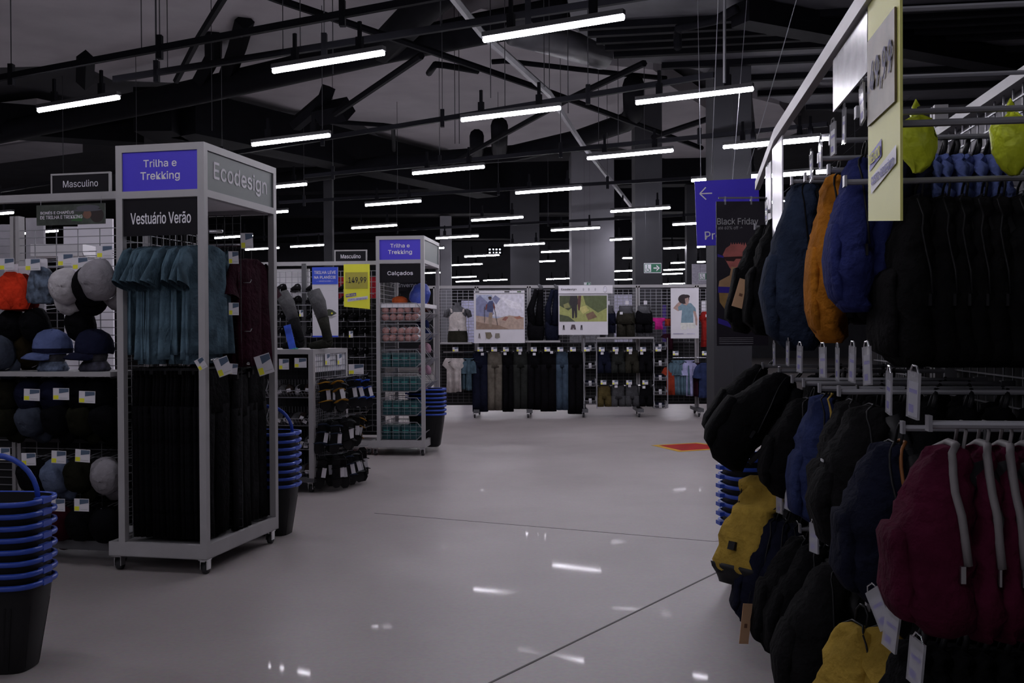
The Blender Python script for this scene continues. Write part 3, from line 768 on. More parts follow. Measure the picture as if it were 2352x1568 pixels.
# Masculino sign on the bar and the hanging cap sign
def framed_sign(name, label, fr, px0, px1, py0, py1, yl, body, frm, t=.012, fw=.012, words=(), cat='sign'):
    a = fr.loc(px0, py1, yl); b = fr.loc(px1, py0, yl)
    cx = (a[0]+b[0])/2; W = (b[0]-a[0])/2; h = b[2]-a[2]
    o = thing(name, label, cat, fr.w(cx, yl, a[2]), fr.rz)
    bp = part('sign_board', MB().box(-W, W, 0, t, 0, h), body, o)
    if frm: part('sign_frame', MB().box(-W-fw, W+fw, -.004, t+.004, h, h+fw).box(-W-fw, -W, -.004, t+.004, 0, h).box(W, W+fw, -.004, t+.004, 0, h), frm, o)
    for s, fx, fz, fwid, fh, mm, bd in words:
        text(s, bp, (fx-.5)*2*W, fz*h, -.0015, fwid*2*W, fh*h, mm, bold=bd)
    return o, W, h
framed_sign('aisle_sign', 'black Masculino sign standing on the bar of the cap gondola', A, 121, 250, 398, 447, YS, signk, steel, words=[('Masculino', .5, .53, .62, .36, inkw, 0)])
o, W, h = framed_sign('hanging_sign', 'dark photo sign hanging under the bar, about caps and hats for hiking', A, 84, 240, 466, 518, YS-.06, mat('dark_foliage_print', (.045, .055, .045), .5, .7, 9), None,
    words=[('BONÉS E CHAPÉUS', .31, .62, .49, .17, inkw, .02), ('DE TRILHA E TREKKING', .37, .38, .62, .17, inkw, .02)])
pic = part('printed_picture', MB().m(0).ell(W*.52, h*.80, W*.34, h*.14, -.001).m(1).ell(W*.50, h*.48, W*.12, h*.22, -.0012).m(1).poly([(W*.36, h*.5), (W*.45, h*.5), (W*.40, h*.3)], -.0013).m(2).ell(W*.78, h*.42, W*.2, h*.36, -.0008).m(3).poly([(W*.02, h*.18), (W*.34, h*.14), (W*.38, h*.42), (W*.22, h*.5)], -.0006).m(0).ell(W*.5, h*.68, W*.42, h*.06, -.0014),
    [mat('print_hat_grey', (.09, .09, .11), .6), mat('print_skin', (.2, .1, .07), .6), mat('print_hair', (.03, .02, .02), .6), mat('print_leaf', (.04, .13, .04), .6)], o)
part('sign_hook', MB().sweep([(-W+.03, .006, h-.02), (-W+.03, .006, h+.05)], .002, 4).sweep([(W-.03, .006, h-.02), (W-.03, .006, h+.05)], .002, 4), wire, o)
# wires of hooks
def hook(fr, t, lx, y0, y1, z, rise=.03):
    part('display_hook', MB().sweep([(lx-.015, y0, z), (lx-.015, y1, z-rise), (lx-.015, y1-.01, z-rise+.02)], .0028, 5).sweep([(lx+.015, y0, z+.03), (lx+.015, y1+.02, z+.03-rise)], .0022, 5), wire, t)
fcap = {'white': fab('cream_cotton', (.68, .65, .68)), 'black': fab('black_cotton', (.018, .018, .024)), 'grey': fab('grey_cotton', (.36, .34, .37)), 'blue': fab('blue_grey_cotton', (.13, .17, .36)),
        'navy': fab('navy_cotton', (.035, .04, .10)), 'olive': fab('olive_cotton', (.05, .05, .03)), 'slate': fab('slate_cotton', (.10, .12, .17)), 'wine': fab('wine_cotton', (.10, .015, .03)), 'brown': fab('brown_cotton', (.06, .045, .02)), 'bluegrey': fab('faded_blue_cotton', (.15, .19, .30)), 'orange': fab('orange_fleece', (.85, .055, .02))}
cproto = {}
def hung_cap(label, colr, px, py, yl=.10, sc=1.0, tilt=0, yaw=0, brim=None):
    k = (colr, brim)
    p = A.hit(px, py, yl)
    if k not in cproto:
        t = thing('cap', label, 'cap', p, 0, 'caps hung on the left gondola'); cap_parts(t, fcap[colr], fcap[brim] if brim else None); cproto[k] = t
    else: t = dup(cproto[k], p, (0, 0, 0), label, 'caps hung on the left gondola')
    t.rotation_euler = Euler((PI/2+tilt, 0, A.rz+yaw)); t.scale = (sc,)*3
    return t
ZT_ = [(155, 658, 'white', 'cream cap hung front-most in the top row of the cap gondola', .05, 1.15, .0, .35), (182, 665, 'white', 'second cream cap just behind the front cream cap', .16, 1.1, 0, .3),
       (208, 655, 'black', 'black cap hung in the top row, between cream and grey caps', .06, 1.25, .1, .5), (243, 640, 'grey', 'grey cap hung in the top row beside the tower post', .03, 1.3, .2, -.3)]
for px, py, c_, lab, yl, sc, ti, ya in ZT_: hung_cap(lab, c_, px, py, yl, sc, ti, ya)
dk = ['dark hat hung on the cap gondola', 'dark cap hung on the cap gondola']
rows = [(905, [(22, 'olive'), (80, 'navy'), (140, 'navy'), (200, 'black'), (245, 'black')]), (960, [(25, 'olive'), (85, 'slate'), (145, 'black'), (205, 'olive'), (250, 'black')]),
        (1090, [(88, 'black'), (145, 'bluegrey'), (198, 'olive'), (253, 'grey')]), (1200, [(145, 'wine'), (200, 'black'), (252, 'black')]), (745, [(35, 'black'), (95, 'black'), (200, 'black')])]
nmr = {905: 'row under the shelf', 960: 'second row down', 1090: 'row above the lowest', 1200: 'lowest row', 745: 'row just above the shelf'}
cn = {'olive': 'dark olive', 'navy': 'navy', 'black': 'black', 'slate': 'slate blue', 'bluegrey': 'faded blue', 'grey': 'light grey', 'wine': 'wine red'}
for y, its in rows:
    for j, (px, c_) in enumerate(its):
        yl = .14 if y > 1000 else .20
        hung_cap('%s cap, %s from left in the %s of caps' % (cn[c_], ORD[j], nmr[y]), c_, px, y, yl, 1.12, R.uniform(-.1, .2), R.uniform(-.4, .4))
        l_ = A.loc(px, y-30, yl); hook(A, gc, l_[0], YS, yl-.06, l_[2]+.03)
        for q in (1, 2): 
            if y != 745: hung_cap('%s cap, %s behind the %s one in the %s of caps' % (cn[c_], ('next', 'third')[q-1], ORD[j], nmr[y]), c_, px, y-3, yl+.07*q, 1.1, R.uniform(-.1, .2), R.uniform(-.4, .4))
for px, py in ((30, 610), (95, 610), (155, 600), (182, 600), (210, 585), (243, 580)): l_ = A.loc(px, py, .1); hook(A, gc, l_[0], YS, .04, l_[2]+.02)
# orange and dark hats in the top row (beanie bags)
def bag_hat(label, px, py, m, w, h, seed, name='hat', yl=.08, rz=0):
    r = random.Random(seed); p = A.hit(px, py, yl); t = thing(name, label, 'hat', p, A.rz+rz)
    rs = [superring(0, 0, h/2-h*s, w/2*k, .05*k+.01, 20, .9, lambda a, x, s=s: .012*math.sin(9*x/w*3+seed+s*7)) for s, k in ((0, .25), (.05, .5), (.2, .8), (.45, .95), (.7, 1), (.9, .9), (1, .6))]
    part('hat_body', MB().rings(rs, 20), m, t, smooth=True)
    rs = [superring(0, 0, -h/2+h*q, w/2*k, .056*k, 20, .9) for q, k in ((.02, .9), (.18, 1.06), (.3, 1.0))]
    part('hat_cuff', MB().rings(rs, 20, False, False), m, t, smooth=True)
    part('paper_header', MB().box(-.05, .05, -.008, -.002, h/2-.01, h/2+.05), paper, t)
    return t
bag_hat('bright orange hat in a clear bag at the far left of the top row', 28, 668, fcap['orange'], .24, .25, 1)
bag_hat('dark red hat right behind the bright orange one', 55, 672, fab('rust_fleece', (.28, .02, .012)), .2, .25, 2, yl=.16)
bag_hat('dark patterned hat with white marks between the orange hats and cream caps', 95, 655, mat('navy_white_pattern', (.09, .12, .17), .8, .9, 22), .2, .24, 3)
for px, py, tx in ((15, 607, 0), (75, 608, 1), (150, 597, 2), (184, 605, 3), (240, 578, 4)):
    price_card('grey and yellow price card, %s from the left over the top row of caps' % ORD[tx], A.hit(px, py-14, .0), A.rz, .11, .075, 'price cards on the cap gondola')
for k, (px, py) in enumerate([(73, 893), (140, 891), (200, 898)]): price_card('price card just under the hat shelf, %s from the left' % ORD[k], A.hit(px, py, -.04), A.rz, .115, .075, 'price cards on the cap gondola', tilt=R.uniform(-.05, .05))
for k, (px, py) in enumerate([(6, 1028), (65, 1040), (135, 1035), (190, 1032)]): price_card('price card in the middle hook row of the cap gondola, %s from the left' % ORD[k], A.hit(px, py, -.04), A.rz, .105, .08, 'price cards on the cap gondola', tilt=R.uniform(-.05, .05))
for k, (px, py) in enumerate([(132, 1145), (187, 1145)]): price_card('price card in the lowest hook row of the cap gondola, %s from the left' % ORD[k], A.hit(px, py, -.04), A.rz, .105, .08, 'price cards on the cap gondola')
# hats on the shelf, on grey heads
def shelf_hat(px, colr, label, gait, sc=1.4, headc=None, yaw=0, slump=0):
    l_ = A.loc(px, 840, .14); p = A.w(l_[0], .14, zs)
    h = thing('mannequin_head', 'grey head form under the '+label, 'mannequin', p, A.rz+yaw, 'display heads on the hat shelf')
    part('head', MB().lathe([(.06, 0), (.062, .03), (.07, .06), (.082, .1), (.075, .15), (.05, .18), (.004, .19)], 18), headc or fab('grey_head', (.13, .13, .15)), h, smooth=True)
    part('nose', MB().lathe([(.002, .03), (.014, .012), (.016, 0)], 8), headc or fab('grey_head', (.13, .13, .15)), h, (0, -.078, .085))
    g = thing('neck_gaiter', 'patterned dark neck gaiter under the '+label, 'scarf', p, A.rz+yaw, 'neck gaiters on the hat shelf')
    part('gaiter_cloth', MB().rings([superring(0, 0, z, r_, r_*.9, 20, 1, lambda a, x, z=z: .006*math.sin(a*5+z*90)) for z, r_ in ((0, .098), (.015, .105), (.04, .098), (.062, .085))], 20), gait, g, smooth=True)
    t = thing('cap', label, 'cap', p+Vector((0, 0, .115)), A.rz+yaw, 'hats shown on the shelf', (0, 0, A.rz+yaw)); t.scale = (sc*.86,)*3
    cap_parts(t, fcap[colr], mb2=fcap['navy'])
shelf_hat(122, 'blue', 'blue five-panel cap on the middle of the hat shelf', mat('paisley_blue', (.10, .13, .2), .8, .9, 30), yaw=rad(-40))
shelf_hat(218, 'navy', 'dark navy cap on the right of the hat shelf', mat('dark_camo', (.04, .04, .06), .8, .9, 24), yaw=rad(-35))
l_ = A.loc(14, 830, .14)
t = thing('cap', 'slate cap standing on edge at the left end of the hat shelf', 'cap', A.w(l_[0], .12, zs+.12), 0, 'hats shown on the shelf', (PI/2, 0, A.rz)); cap_parts(t, fcap['slate']); t.scale = (1.15,)*3
t = thing('cap', 'dark brown cap behind the slate one on the hat shelf', 'cap', A.w(l_[0]+.06, .30, zs+.15), 0, 'hats shown on the shelf', (PI/2, 0, A.rz)); cap_parts(t, fcap['brown']); t.scale = (1.35,)*3
# pale partitions and racks far behind the wires
board(183, 258, 502, 1010, 14.5, whi, 'partition', 'tall lit white board seen through the wires left of the near tower')
board(150, 178, 520, 1010, 14.6, whi, 'partition', 'narrow lit white board left of the tall one')
board(60, 100, 500, 640, 12.0, mat('perforated_grey', (.28, .27, .3), .6), 'partition', 'grey perforated panel seen through the wires')
board(-40, 30, 515, 640, 12.5, mat('perforated_grey2', (.24, .23, .26), .6), 'partition', 'second grey perforated panel at the far left')
board(70, 190, 560, 588, 9.6, white, 'carton_row', 'low white carton row on a rack behind the cap gondola', 'box', .3)

# ================================================================== low gondola D (bins and sandals)
DD = Fr(at(719, 764, 9.2), rad(-12)); DEP = .87; ztp = 1.353
gd = thing('low_gondola', 'low grey gondola with wire bins and hanging sandals beyond the near tower', 'display stand', DD.o, DD.rz)
part('top_board', MB().box(-1.6, 0, 0, DEP, ztp-.045, ztp), steel, gd)
for x, y in ((-.05, 0), (-.05, DEP-.05), (-1.0, 0), (-1.6, 0)): part('post', MB().box(x, x+.05, y, y+.05, .12, ztp-.045), steel, gd)
part('end_panel', MB().box(-.02, -.01, .05, DEP-.05, ztp-.22, ztp-.045), white, gd)
mb = MB()
for i in range(19): y = .05+(DEP-.1)*i/18; mb.box(-.006, -.002, y-.002, y+.002, .2, ztp-.05)
for i in range(22): z = .2+i*.052; mb.box(-.006, -.002, .05, DEP-.05, z-.002, z+.002)
part('grid_panel', mb, wire, gd)
part('grid_panel', grid_mb(-1.55, -.05, .2, ztp-.05, .42, .06, .055, .002), wired, gd)
part('middle_board', MB().box(-1.55, -.05, .43, .44, .2, ztp-.05), mat('black_back_panel', (.012, .012, .014), .7), gd)
part('base', MB().box(-1.6, 0, 0, DEP, .10, .14), steeld, gd)
for x, y in ((-.05, .05), (-.05, DEP-.06), (-1.5, .05)): add_caster(gd, x, y, .1)
for zi, py in enumerate((900, 965, 1020, 1085)):
    z = DD.loc(690, py, .02)[2]
    for k, xc in enumerate((-.24, -.72)):
        b = part('wire_bin', wire_basket_mb(.44, .36, .16, .003, nx=14), wire, gd, (xc, .40, z-.06))
# stuff in the bins: folded dark socks, one by one
socks = [fab('dark_sock', (.05, .05, .055)), fab('grey_sock', (.16, .16, .17)), fab('brown_sock', (.10, .07, .06)), fab('pale_sock', (.5, .48, .52))]
sp = None
cnt = 0
for zi, py in enumerate((900, 965, 1020, 1085)):
    z = DD.loc(690, py, .02)[2]-.045
    for k in range(7):
        xx = -.40+.056*k
        lab = 'folded sock pair, %s from left in the %s wire bin beside the sandals' % (ORD[k], ['top', 'second', 'third', 'lowest'][zi])
        if sp is None:
            sp = thing('folded_socks', lab, 'socks', (0, 0, 0), 0, 'socks in the wire bins')
            part('sock_roll', MB().sweep([(0, -.08, .0), (0, -.03, .012), (0, .04, .01), (0, .09, 0)], [(.03, .035), (.04, .055), (.04, .055), (.02, .03)], 10), socks[0], sp, smooth=True)
            part('paper_band', MB().box(-.02, .02, -.083, -.078, -.02, .02), paper, sp); o = sp
        else: o = dup(sp, (0, 0, 0), (0, 0, 0), lab, 'socks in the wire bins')
        o.location = DD.w(xx, .16+R.uniform(-.02, .02), z+.045); o.rotation_euler = (R.uniform(-.4, .3), R.uniform(-.5, .5), DD.rz+R.uniform(-.4, .4))
        if cnt % 4: recol(o, {socks[0]: socks[(cnt % 4) if cnt % 12 == 3 else (cnt % 3)]})
        cnt += 1
# sandals on the end face
san_c = [fab('mustard_strap', (.42, .22, .03)), fab('black_strap', (.03, .03, .035)), fab('grey_strap', (.22, .24, .25)), fab('cobalt_strap', (.04, .11, .6)), fab('navy_pattern', (.06, .08, .14))]
def sandal_parts(t, m, sole=None):
    pts = [(0, .0, .0), (0, 0, -.07), (0, 0, -.14), (0, 0, -.21), (0, 0, -.26)]
    ring = []
    prof = [(-.0, .020), (-.02, .036), (-.07, .036), (-.13, .032), (-.19, .045), (-.24, .042), (-.27, .018)]
    vs = []; n = len(prof)
    for y in (-.009, .009):
        for z, hw in prof: vs += [(-hw, y, z), (hw, y, z)]
    fs = []
    for i in range(n-1):
        a = 2*i; fs.append((a, a+2, a+3, a+1)); b = 2*n+2*i; fs.append((b, b+1, b+3, b+2)); fs.append((a, b, b+2, a+2)); fs.append((a+1, a+3, b+3, b+1))
    fs += [(0, 1, 2*n+1, 2*n), (2*n-2, 4*n-2, 4*n-1, 2*n-1)]
    mb = MB(); mb.add(vs, fs); part('sole', mb, sole or black, t)
    for z, w_ in ((-.19, .044), (-.10, .036), (-.035, .036)):
        part('strap', MB().sweep([(-w_, -.009, z), (-w_*.7, -.045, z+.01), (0, -.06, z+.015), (w_*.7, -.045, z+.01), (w_, -.009, z)], [(.024, .005)]*5, 6, (0, 0, 1)), m, t, smooth=True)
    part('swing_tag', MB().box(.0, .035, -.064, -.061, -.17, -.09), paper, t)
sproto = {}
cnt = 0
for row, (py, ym) in enumerate(((885, 5), (975, 5), (1055, 6))):
    for k in range(ym):
        yl = .10+(DEP-.18)*k/(ym-1)
        for q in range(2):
            mi = [(0, 2, 4, 3, 3), (4, 1, 2, 1, 0), (1, 1, 4, 2, 1, 1)][row][k]
            z = DD.locx(760, py, .03)[2]
            lab = '%s sandal, %s from the near post, %s row of the gondola end%s' % (['mustard', 'black', 'grey', 'cobalt blue', 'dark patterned'][mi], ORD[k], ['top', 'middle', 'bottom'][row], ', outer one' if q else ', inner one')
            p = DD.w(.05+.13*q, yl+R.uniform(-.01, .01), z+R.uniform(-.01, .02)+.06); rt_ = (R.uniform(-.15, .1), R.uniform(-.25, .25), DD.rz+PI/2+R.uniform(-1.4, -.5))
            if mi not in sproto:
                t = thing('sandal', lab, 'sandal', p, 0, 'sandals on the low gondola end', rt_); sandal_parts(t, san_c[mi]); t.scale = (1.15,)*3; sproto[mi] = t
            else: dup(sproto[mi], p, rt_, lab, 'sandals on the low gondola end')
        part('display_hook', MB().sweep([(0, yl, z+.07), (.24, yl, z+.09), (.25, yl, z+.11)], .003, 5), wire, gd)
for k, (px, py) in enumerate([(752, 812), (780, 812)]): price_card('white and slate card on the end face above the sandals, %s from the left' % ORD[k], DD.hitx(px, py, .01), DD.rz+PI/2, .11, .11)
price_card('price card at the far corner of the sandal gondola', DD.hitx(818, 836, .22), DD.rz+rad(30), .15, .10)
price_card('price card over the sock bins near the post', DD.hit(690, 822, -.02), DD.rz, .12, .09); price_card('price card over the sock bins beside the near tower', DD.hit(652, 824, -.02), DD.rz, .10, .10)
# leg forms with socks on top
def leg_form(label, px, py0, up_c, low_c, lean, flip, sc=1):
    l_ = DD.loc(px, 800, .25); base = DD.w(l_[0], .25, ztp)
    H_ = (DD.loc(px, py0, .25)[2]-ztp)
    t = thing('sock_display_leg', label, 'mannequin', base, DD.rz)
    S = H_/.55*sc
    s1 = [(-.02+lean*.16, 0, H_), (-.0+lean*.12, 0, H_*.8), (lean*.06, 0, H_*.52)]
    s2 = [(lean*.06, 0, H_*.53), (lean*.02, 0, H_*.33), (.005, 0, H_*.17), (.01, 0, H_*.09)]
    part('leg', MB().sweep(s1, [(.066*S, .066*S), (.072*S, .072*S), (.054*S, .054*S)], 14, (0, 1, 0)), up_c, t, smooth=True)
    part('sock', MB().sweep(s2, [(.057*S, .057*S), (.045*S, .045*S), (.047*S, .045*S), (.04*S, .04*S)], 14, (0, 1, 0)), low_c, t, smooth=True)
    part('sock_foot', MB().sweep([(.045*S*flip, 0, .05*S), (-.0, 0, .055*S), (-.09*S*flip, 0, .04*S), (-.17*S*flip, 0, .028*S), (-.19*S*flip, 0, .024*S)], [(.03*S, .03*S), (.048*S, .05*S), (.04*S, .04*S), (.03*S, .026*S), (.012*S, .012*S)], 12, (0, 1, 0)), low_c, t, smooth=True)
leg_form('grey sock display leg left of the blue trail sign', 688, 672, fab('leg_grey', (.22, .22, .23)), fab('dark_sock', (.05, .05, .055)), -1.0, 1)
leg_form('grey sock display leg standing in front of the blue trail sign', 752, 668, fab('leg_grey', (.22, .22, .23)), fab('moss_sock', (.085, .085, .07)), -.75, 1)
t = thing('card_stand', 'small blue and green leaning card on the low gondola top', 'sign', DD.hit(672, 802, .15), 0, None, (0, rad(-14), DD.rz))
part('card_face', MB().box(-.035, .035, 0, .01, 0, .24), mat('blue_green_print', (.06, .14, .75), .4, .5, 8), t); part('card_foot', MB().box(-.035, .035, -.01, .05, -.004, .006), mat('teal_print', (.05, .4, .3), .5), t)
# a few shoes on the left end of the top board
def shoe_parts(t, m, sole, n=12):
    mb = MB().rings([superring(x_, 0, z_, .0, 0, 3) for x_, z_ in ()], 3) if False else MB()
    secs = [(-.13, .030, .085), (-.10, .038, .105), (-.04, .040, .10), (.02, .042, .075), (.08, .046, .055), (.13, .036, .045), (.15, .012, .03)]
    rs = []
    for x, hw, h in secs: rs.append([(x, hw*math.cos(2*PI*j/n), max(.016, .016+h*.5+h*.5*math.sin(2*PI*j/n))) for j in range(n)])
    part('upper', MB().rings(rs, n), m, t, smooth=True)
    pts = [(x, -hw*1.04) for x, hw, h in secs]+[(x, hw*1.04) for x, hw, h in reversed(secs)]
    k = len(pts); mb = MB(); mb.add([(x, y, 0) for x, y in pts]+[(x, y, .024) for x, y in pts], [tuple(range(k-1, -1, -1)), tuple(range(k, 2*k))]+[(i, (i+1) % k, (i+1) % k+k, i+k) for i in range(k)])
    part('sole', mb, sole, t)
    part('laces', MB().box(.0, .01, -.025, .025, .088, .094).box(.022, .032, -.025, .025, .078, .084).box(.044, .054, -.024, .024, .069, .075), inkg, t)
ssh = thing('hiking_shoe', 'white-soled dark shoe on the low gondola top, seen through the near tower', 'shoe', DD.hit(556, 802, .2), DD.rz+rad(200)); shoe_parts(ssh, fab('navy_shoe', (.06, .07, .13)), white)
dup(ssh, DD.hit(585, 802, .25), (0, 0, DD.rz+rad(195)), 'second white-soled shoe right beside the first on the low gondola')
leg_form('dark blue sock display leg behind the far post of the near tower', 600, 730, fab('leg_blue', (.08, .09, .16)), fab('leg_blue2', (.07, .08, .15)), 0, 1)

# ================================================================== shoe wall G beside tower B
GB = .5
gg = thing('shoe_gondola', 'tall dark gondola of shoes left of the second tower', 'display stand', B_.o, B_.rz)
ztg = B_.loc(750, 605, GB)[2]
xg0 = B_.loc(560, 700, GB)[0]; xg1 = -WB-.02
part('top_bar', MB().box(xg0, xg1, GB-.03, GB+.03, ztg-.025, ztg+.025), steel, gg)
part('back_panel', MB().box(xg0, xg1, GB+.03, GB+.05, .2, 1.95), mat('black_back_panel', (.012, .012, .014), .7), gg)
part('grid_panel', grid_mb(xg0, xg1, .25, ztg-.1, GB, .08, .07, .003), wire, gg)
part('base', MB().box(xg0, xg1, .05, .9, .1, .17), steel, gg)
for x in (xg1-.1, xg1-.9): add_caster(gg, x, .1, .1)
part('upright', MB().box(B_.loc(700, 700, GB)[0]-.03, B_.loc(700, 700, GB)[0]+.03, GB-.03, GB, .1, ztg), steeld, gg)
shp = thing('hiking_shoe', 'x', 'shoe'); shoe_parts(shp, blk, black); first = True; cnt = 0
rows = [672, 700, 737, 771, 818, 884, 930, 977]
for ri, py in enumerate(rows):
    for ci, px in enumerate([610, 645, 680, 715, 752, 788, 812, 836]):
        l_ = B_.loc(px, py, .26)
        if ci < 4 and ri > 4: continue
        lab = 'dark shoe, %s from left in the %s row down of the shoe wall' % (ORD[ci], ORD[ri])
        p = B_.w(l_[0], .26, l_[2]); rt_ = (0, 0, B_.rz+rad(-90)+R.uniform(-.1, .1))
        if first: shp.location = p; shp.rotation_euler = rt_; shp['label'] = lab; shp['group'] = 'shoes on the shoe wall'; first = False
        else: dup(shp, p, rt_, lab, 'shoes on the shoe wall')
        if ci in (1, 3, 5, 7): part('shoe_rack_arm', MB().box(l_[0]-.13, l_[0]+.07, .05, .056, l_[2]-.012, l_[2]-.004).box(l_[0]+.062, l_[0]+.07, .05, GB, l_[2]-.012, l_[2]-.004).box(l_[0]+.062, l_[0]+.07, .05, .056, l_[2]-.01, l_[2]+.035), wire, gg)
for k, (px, py) in enumerate([(692, 712), (806, 760), (692, 765), (768, 812)]): price_card('tiny white tag hanging on the shoe wall, %s of four' % ORD[k], B_.hit(px, py, .02), B_.rz, .05, .08)
part('white_panel', MB().box(B_.loc(612, 0, GB)[0], B_.loc(702, 0, GB)[0], GB+.06, GB+.1, 1.97, ztg-.06), white, gg)
board(778, 862, 636, 663, 14.6, fab('red_goods', (.35, .02, .03)), 'red_box_row', 'low red box row glimpsed behind the yellow price sign', 'box', .3)
framed_sign('aisle_sign', 'small black Masculino sign standing on the bar left of the second tower', B_, 771, 840, 576, 601, GB, signk, steel, fw=.016, words=[('Masculino', .5, .5, .66, .38, inkw, .01)])
o, W, h = framed_sign('hanging_sign', 'tall blue and white trail sign hanging behind the sock display legs', B_, 718, 776, 613, 774, .0, paper, None,
    words=[('TRILHA LEVE', .5, .925, .84, .042, inkw, .03), ('NA PLANÍCIE', .5, .86, .84, .048, inkw, .03), ('— MASCULINO —', .5, .80, .66, .018, inkw, 0), ('Conheça longa e confortável', .5, .665, .66, .01, inkg, 0)])
for c in [ch for ch in o.children[0].children][:3]: c.location.y -= .0025
part('blue_header', MB().box(-W, W, -.003, -.0, h*.755, h).box(-W, W, -.003, 0, 0, h*.02), signb2, o)
part('printed_shoe', MB().m(0).poly([(-W*.92, h*.33), (-W*.5, h*.37), (-W*.1, h*.385), (W*.3, h*.40), (W*.55, h*.39), (W*.9, h*.34), (W*.5, h*.30), (-W*.5, h*.31)], -.002).m(1).ell(W*.52, h*.34, W*.07, h*.012, -.003, 10).m(2).poly([(-W*.9, h*.30), (W*.9, h*.30), (W*.5, h*.265), (-W*.3, h*.265)], -.0015),
     [mat('print_moss', (.05, .06, .04), .6), yel, mat('print_shadow_grey', (.4, .38, .4), .6)], o)
# the yellow price sign
def price_sign(label, o, W, h, num, pocket_m, txt_m, face, cc=inkk):
    t = o
    part('sign_board', MB().poly([(-W, 0), (W, -h*.06), (W, h*.94), (-W, h*.94)], 0, .006), face, t)
    part('price_pocket', MB().box(-W*.88, W*.84, -.006, -.001, h*.40, h*.76), pocket_m, t)
    nm = text(num, t, W*.06, h*.575, -.008, W*1.36, h*.15, cc, bold=.02)
    text('R$', t, -W*.74, h*.545, -.008, W*.14, h*.035, cc)
    s1 = part('slanted_strip', MB().poly([(-W*.85, h*.205), (-W*.05, h*.235), (-W*.05, h*.305), (-W*.85, h*.275)], -.002), mat('violet_strip', (.10, .07, .45), .5), t)
    s2 = part('slanted_strip', MB().poly([(-W*.72, h*.105), (W*.85, h*.165), (W*.85, h*.235), (-W*.72, h*.175)], -.003), paper, t)
    text('MELHOR', s1, -W*.45, h*.255, -.0035, W*.7, h*.042, yel, rotz=.06, bold=.02)
    text('CUSTO-BENEFÍCIO', s2, W*.06, h*.170, -.0045, W*1.4, h*.042, mat('violet_strip', (.10, .07, .45), .5), rotz=.06, bold=.02)
    part('sign_hook', MB().sweep([(-W*.75, .003, h*.92), (-W*.75, .003, h*.99)], .003, 4).sweep([(W*.65, .003, h*.92), (W*.65, .003, h*.99)], .003, 4), wire, t)
a = B_.loc(790, 704, .0); b = B_.loc(849, 606, .0)
o = thing('price_sign', 'bright yellow price sign reading 149,99 hanging left of the second tower', 'sign', B_.w((a[0]+b[0])/2, .0, a[2]), B_.rz)
price_sign('', o, (b[0]-a[0])/2, (b[2]-a[2])/.94, '149,99', ochre, inkk, yel)

# ================================================================== contents of tower B
bins = [(737, 'pink'), (785, 'pink'), (844, 'teal'), (899, 'teal'), (954, 'teal'), (1010, 'teal')]
pinkm = fab('pink_towelling', (.72, .40, .38)); tealp = mat('teal_packet', (.012, .06, .07), .45, .2, 12); tealt = mat('teal_packet_print', (.06, .30, .27), .5)
proll = None; ppack = None
for bi, (pyb, kind) in enumerate(bins):
    z = B_.loc(920, pyb, .06)[2]
    for side in range(2):
        yc = .24 if side == 0 else .76
        if side == 1 and bi in (0, 1, 2): hb = .15
        part('wire_bin', wire_basket_mb(.40, .54, .22, .003, nx=12), wire, tb, (-WB+.05, yc, z), (0, 0, PI/2))
    if kind == 'pink':
        for rw in range(2):
            for k in range(5):
                lab = 'pink rolled towel, %s from the left in the %s layer of the %s pink bin' % (ORD[k], ['lower', 'upper'][rw], ['upper', 'lower'][bi])
                p = B_.w(-WB+.10+.093*k, .20, z+.05+.088*rw)
                if proll is None:
                    proll = thing('rolled_towel', lab, 'towel', p, 0, 'pink rolled towels in the wire bins')
                    part('roll', MB().sweep([(0, -.15, 0), (0, -.13, 0), (0, .15, 0)], [(.02, .02), (.044, .042), (.044, .042)], 12), pinkm, proll, smooth=True)
                    part('paper_band', MB().sweep([(0, -.10, 0), (0, -.02, 0)], [(.046, .044)]*2, 12, cap=False), paper, proll); o = proll
                else: o = dup(proll, p, (0, 0, 0), lab, 'pink rolled towels in the wire bins')
                o.rotation_euler = (R.uniform(-.1, .1), R.uniform(0, 3), B_.rz+R.uniform(-.08, .08))
    else:
        for k in range(4):
            lab = 'teal packet, %s from the left in the %s teal bin of the second tower' % (ORD[k], ['top', 'second', 'third', 'lowest'][bi-2])
            p = B_.w(-WB+.115+.115*k, .20, z+.012)
            if ppack is None:
                ppack = thing('teal_packet', lab, 'packet', p, 0, 'teal packets in the wire bins')
                part('packet_body', MB().box(-.054, .054, -.15, .15, 0, .165), tealp, ppack)
                part('packet_print', MB().box(-.04, .035, -.1525, -.15, .10, .112).box(-.03, .03, -.1525, -.15, .075, .082), tealt, ppack); o = ppack
            else: o = dup(ppack, p, (0, 0, 0), lab, 'teal packets in the wire bins')
            o.rotation_euler = (0, R.uniform(-.03, .03), B_.rz+R.uniform(-.05, .05))
part('shelf', MB().box(-WB+.045, -.02, .05, .95, B_.loc(920, 706, .06)[2], B_.loc(920, 697, .06)[2]), white, tb)
zsh = B_.loc(920, 697, .06)[2]
def bundle(label, x, y, z, r1, r2, m, name='stuff_sack', rx=0):
    t = thing(name, label, 'bag', B_.w(x, y, z), 0, None, (0, rx, B_.rz))
    part('sack_body', MB().rings([superring(0, 0, r2*2*s, r1*k, r1*k*.9, 16, .9, lambda a, x_, s=s: .01*math.sin(a*4+s*5)) for s, k in ((0, .6), (.08, .9), (.35, 1), (.7, .9), (.92, .5), (1, .2))], 16), m, t, smooth=True)
    part('drawstring', MB().lathe([(.004, 0), (.02, .01), (.016, .04), (.003, .045)], 8), black, t, (0, 0, r2*2-.01))
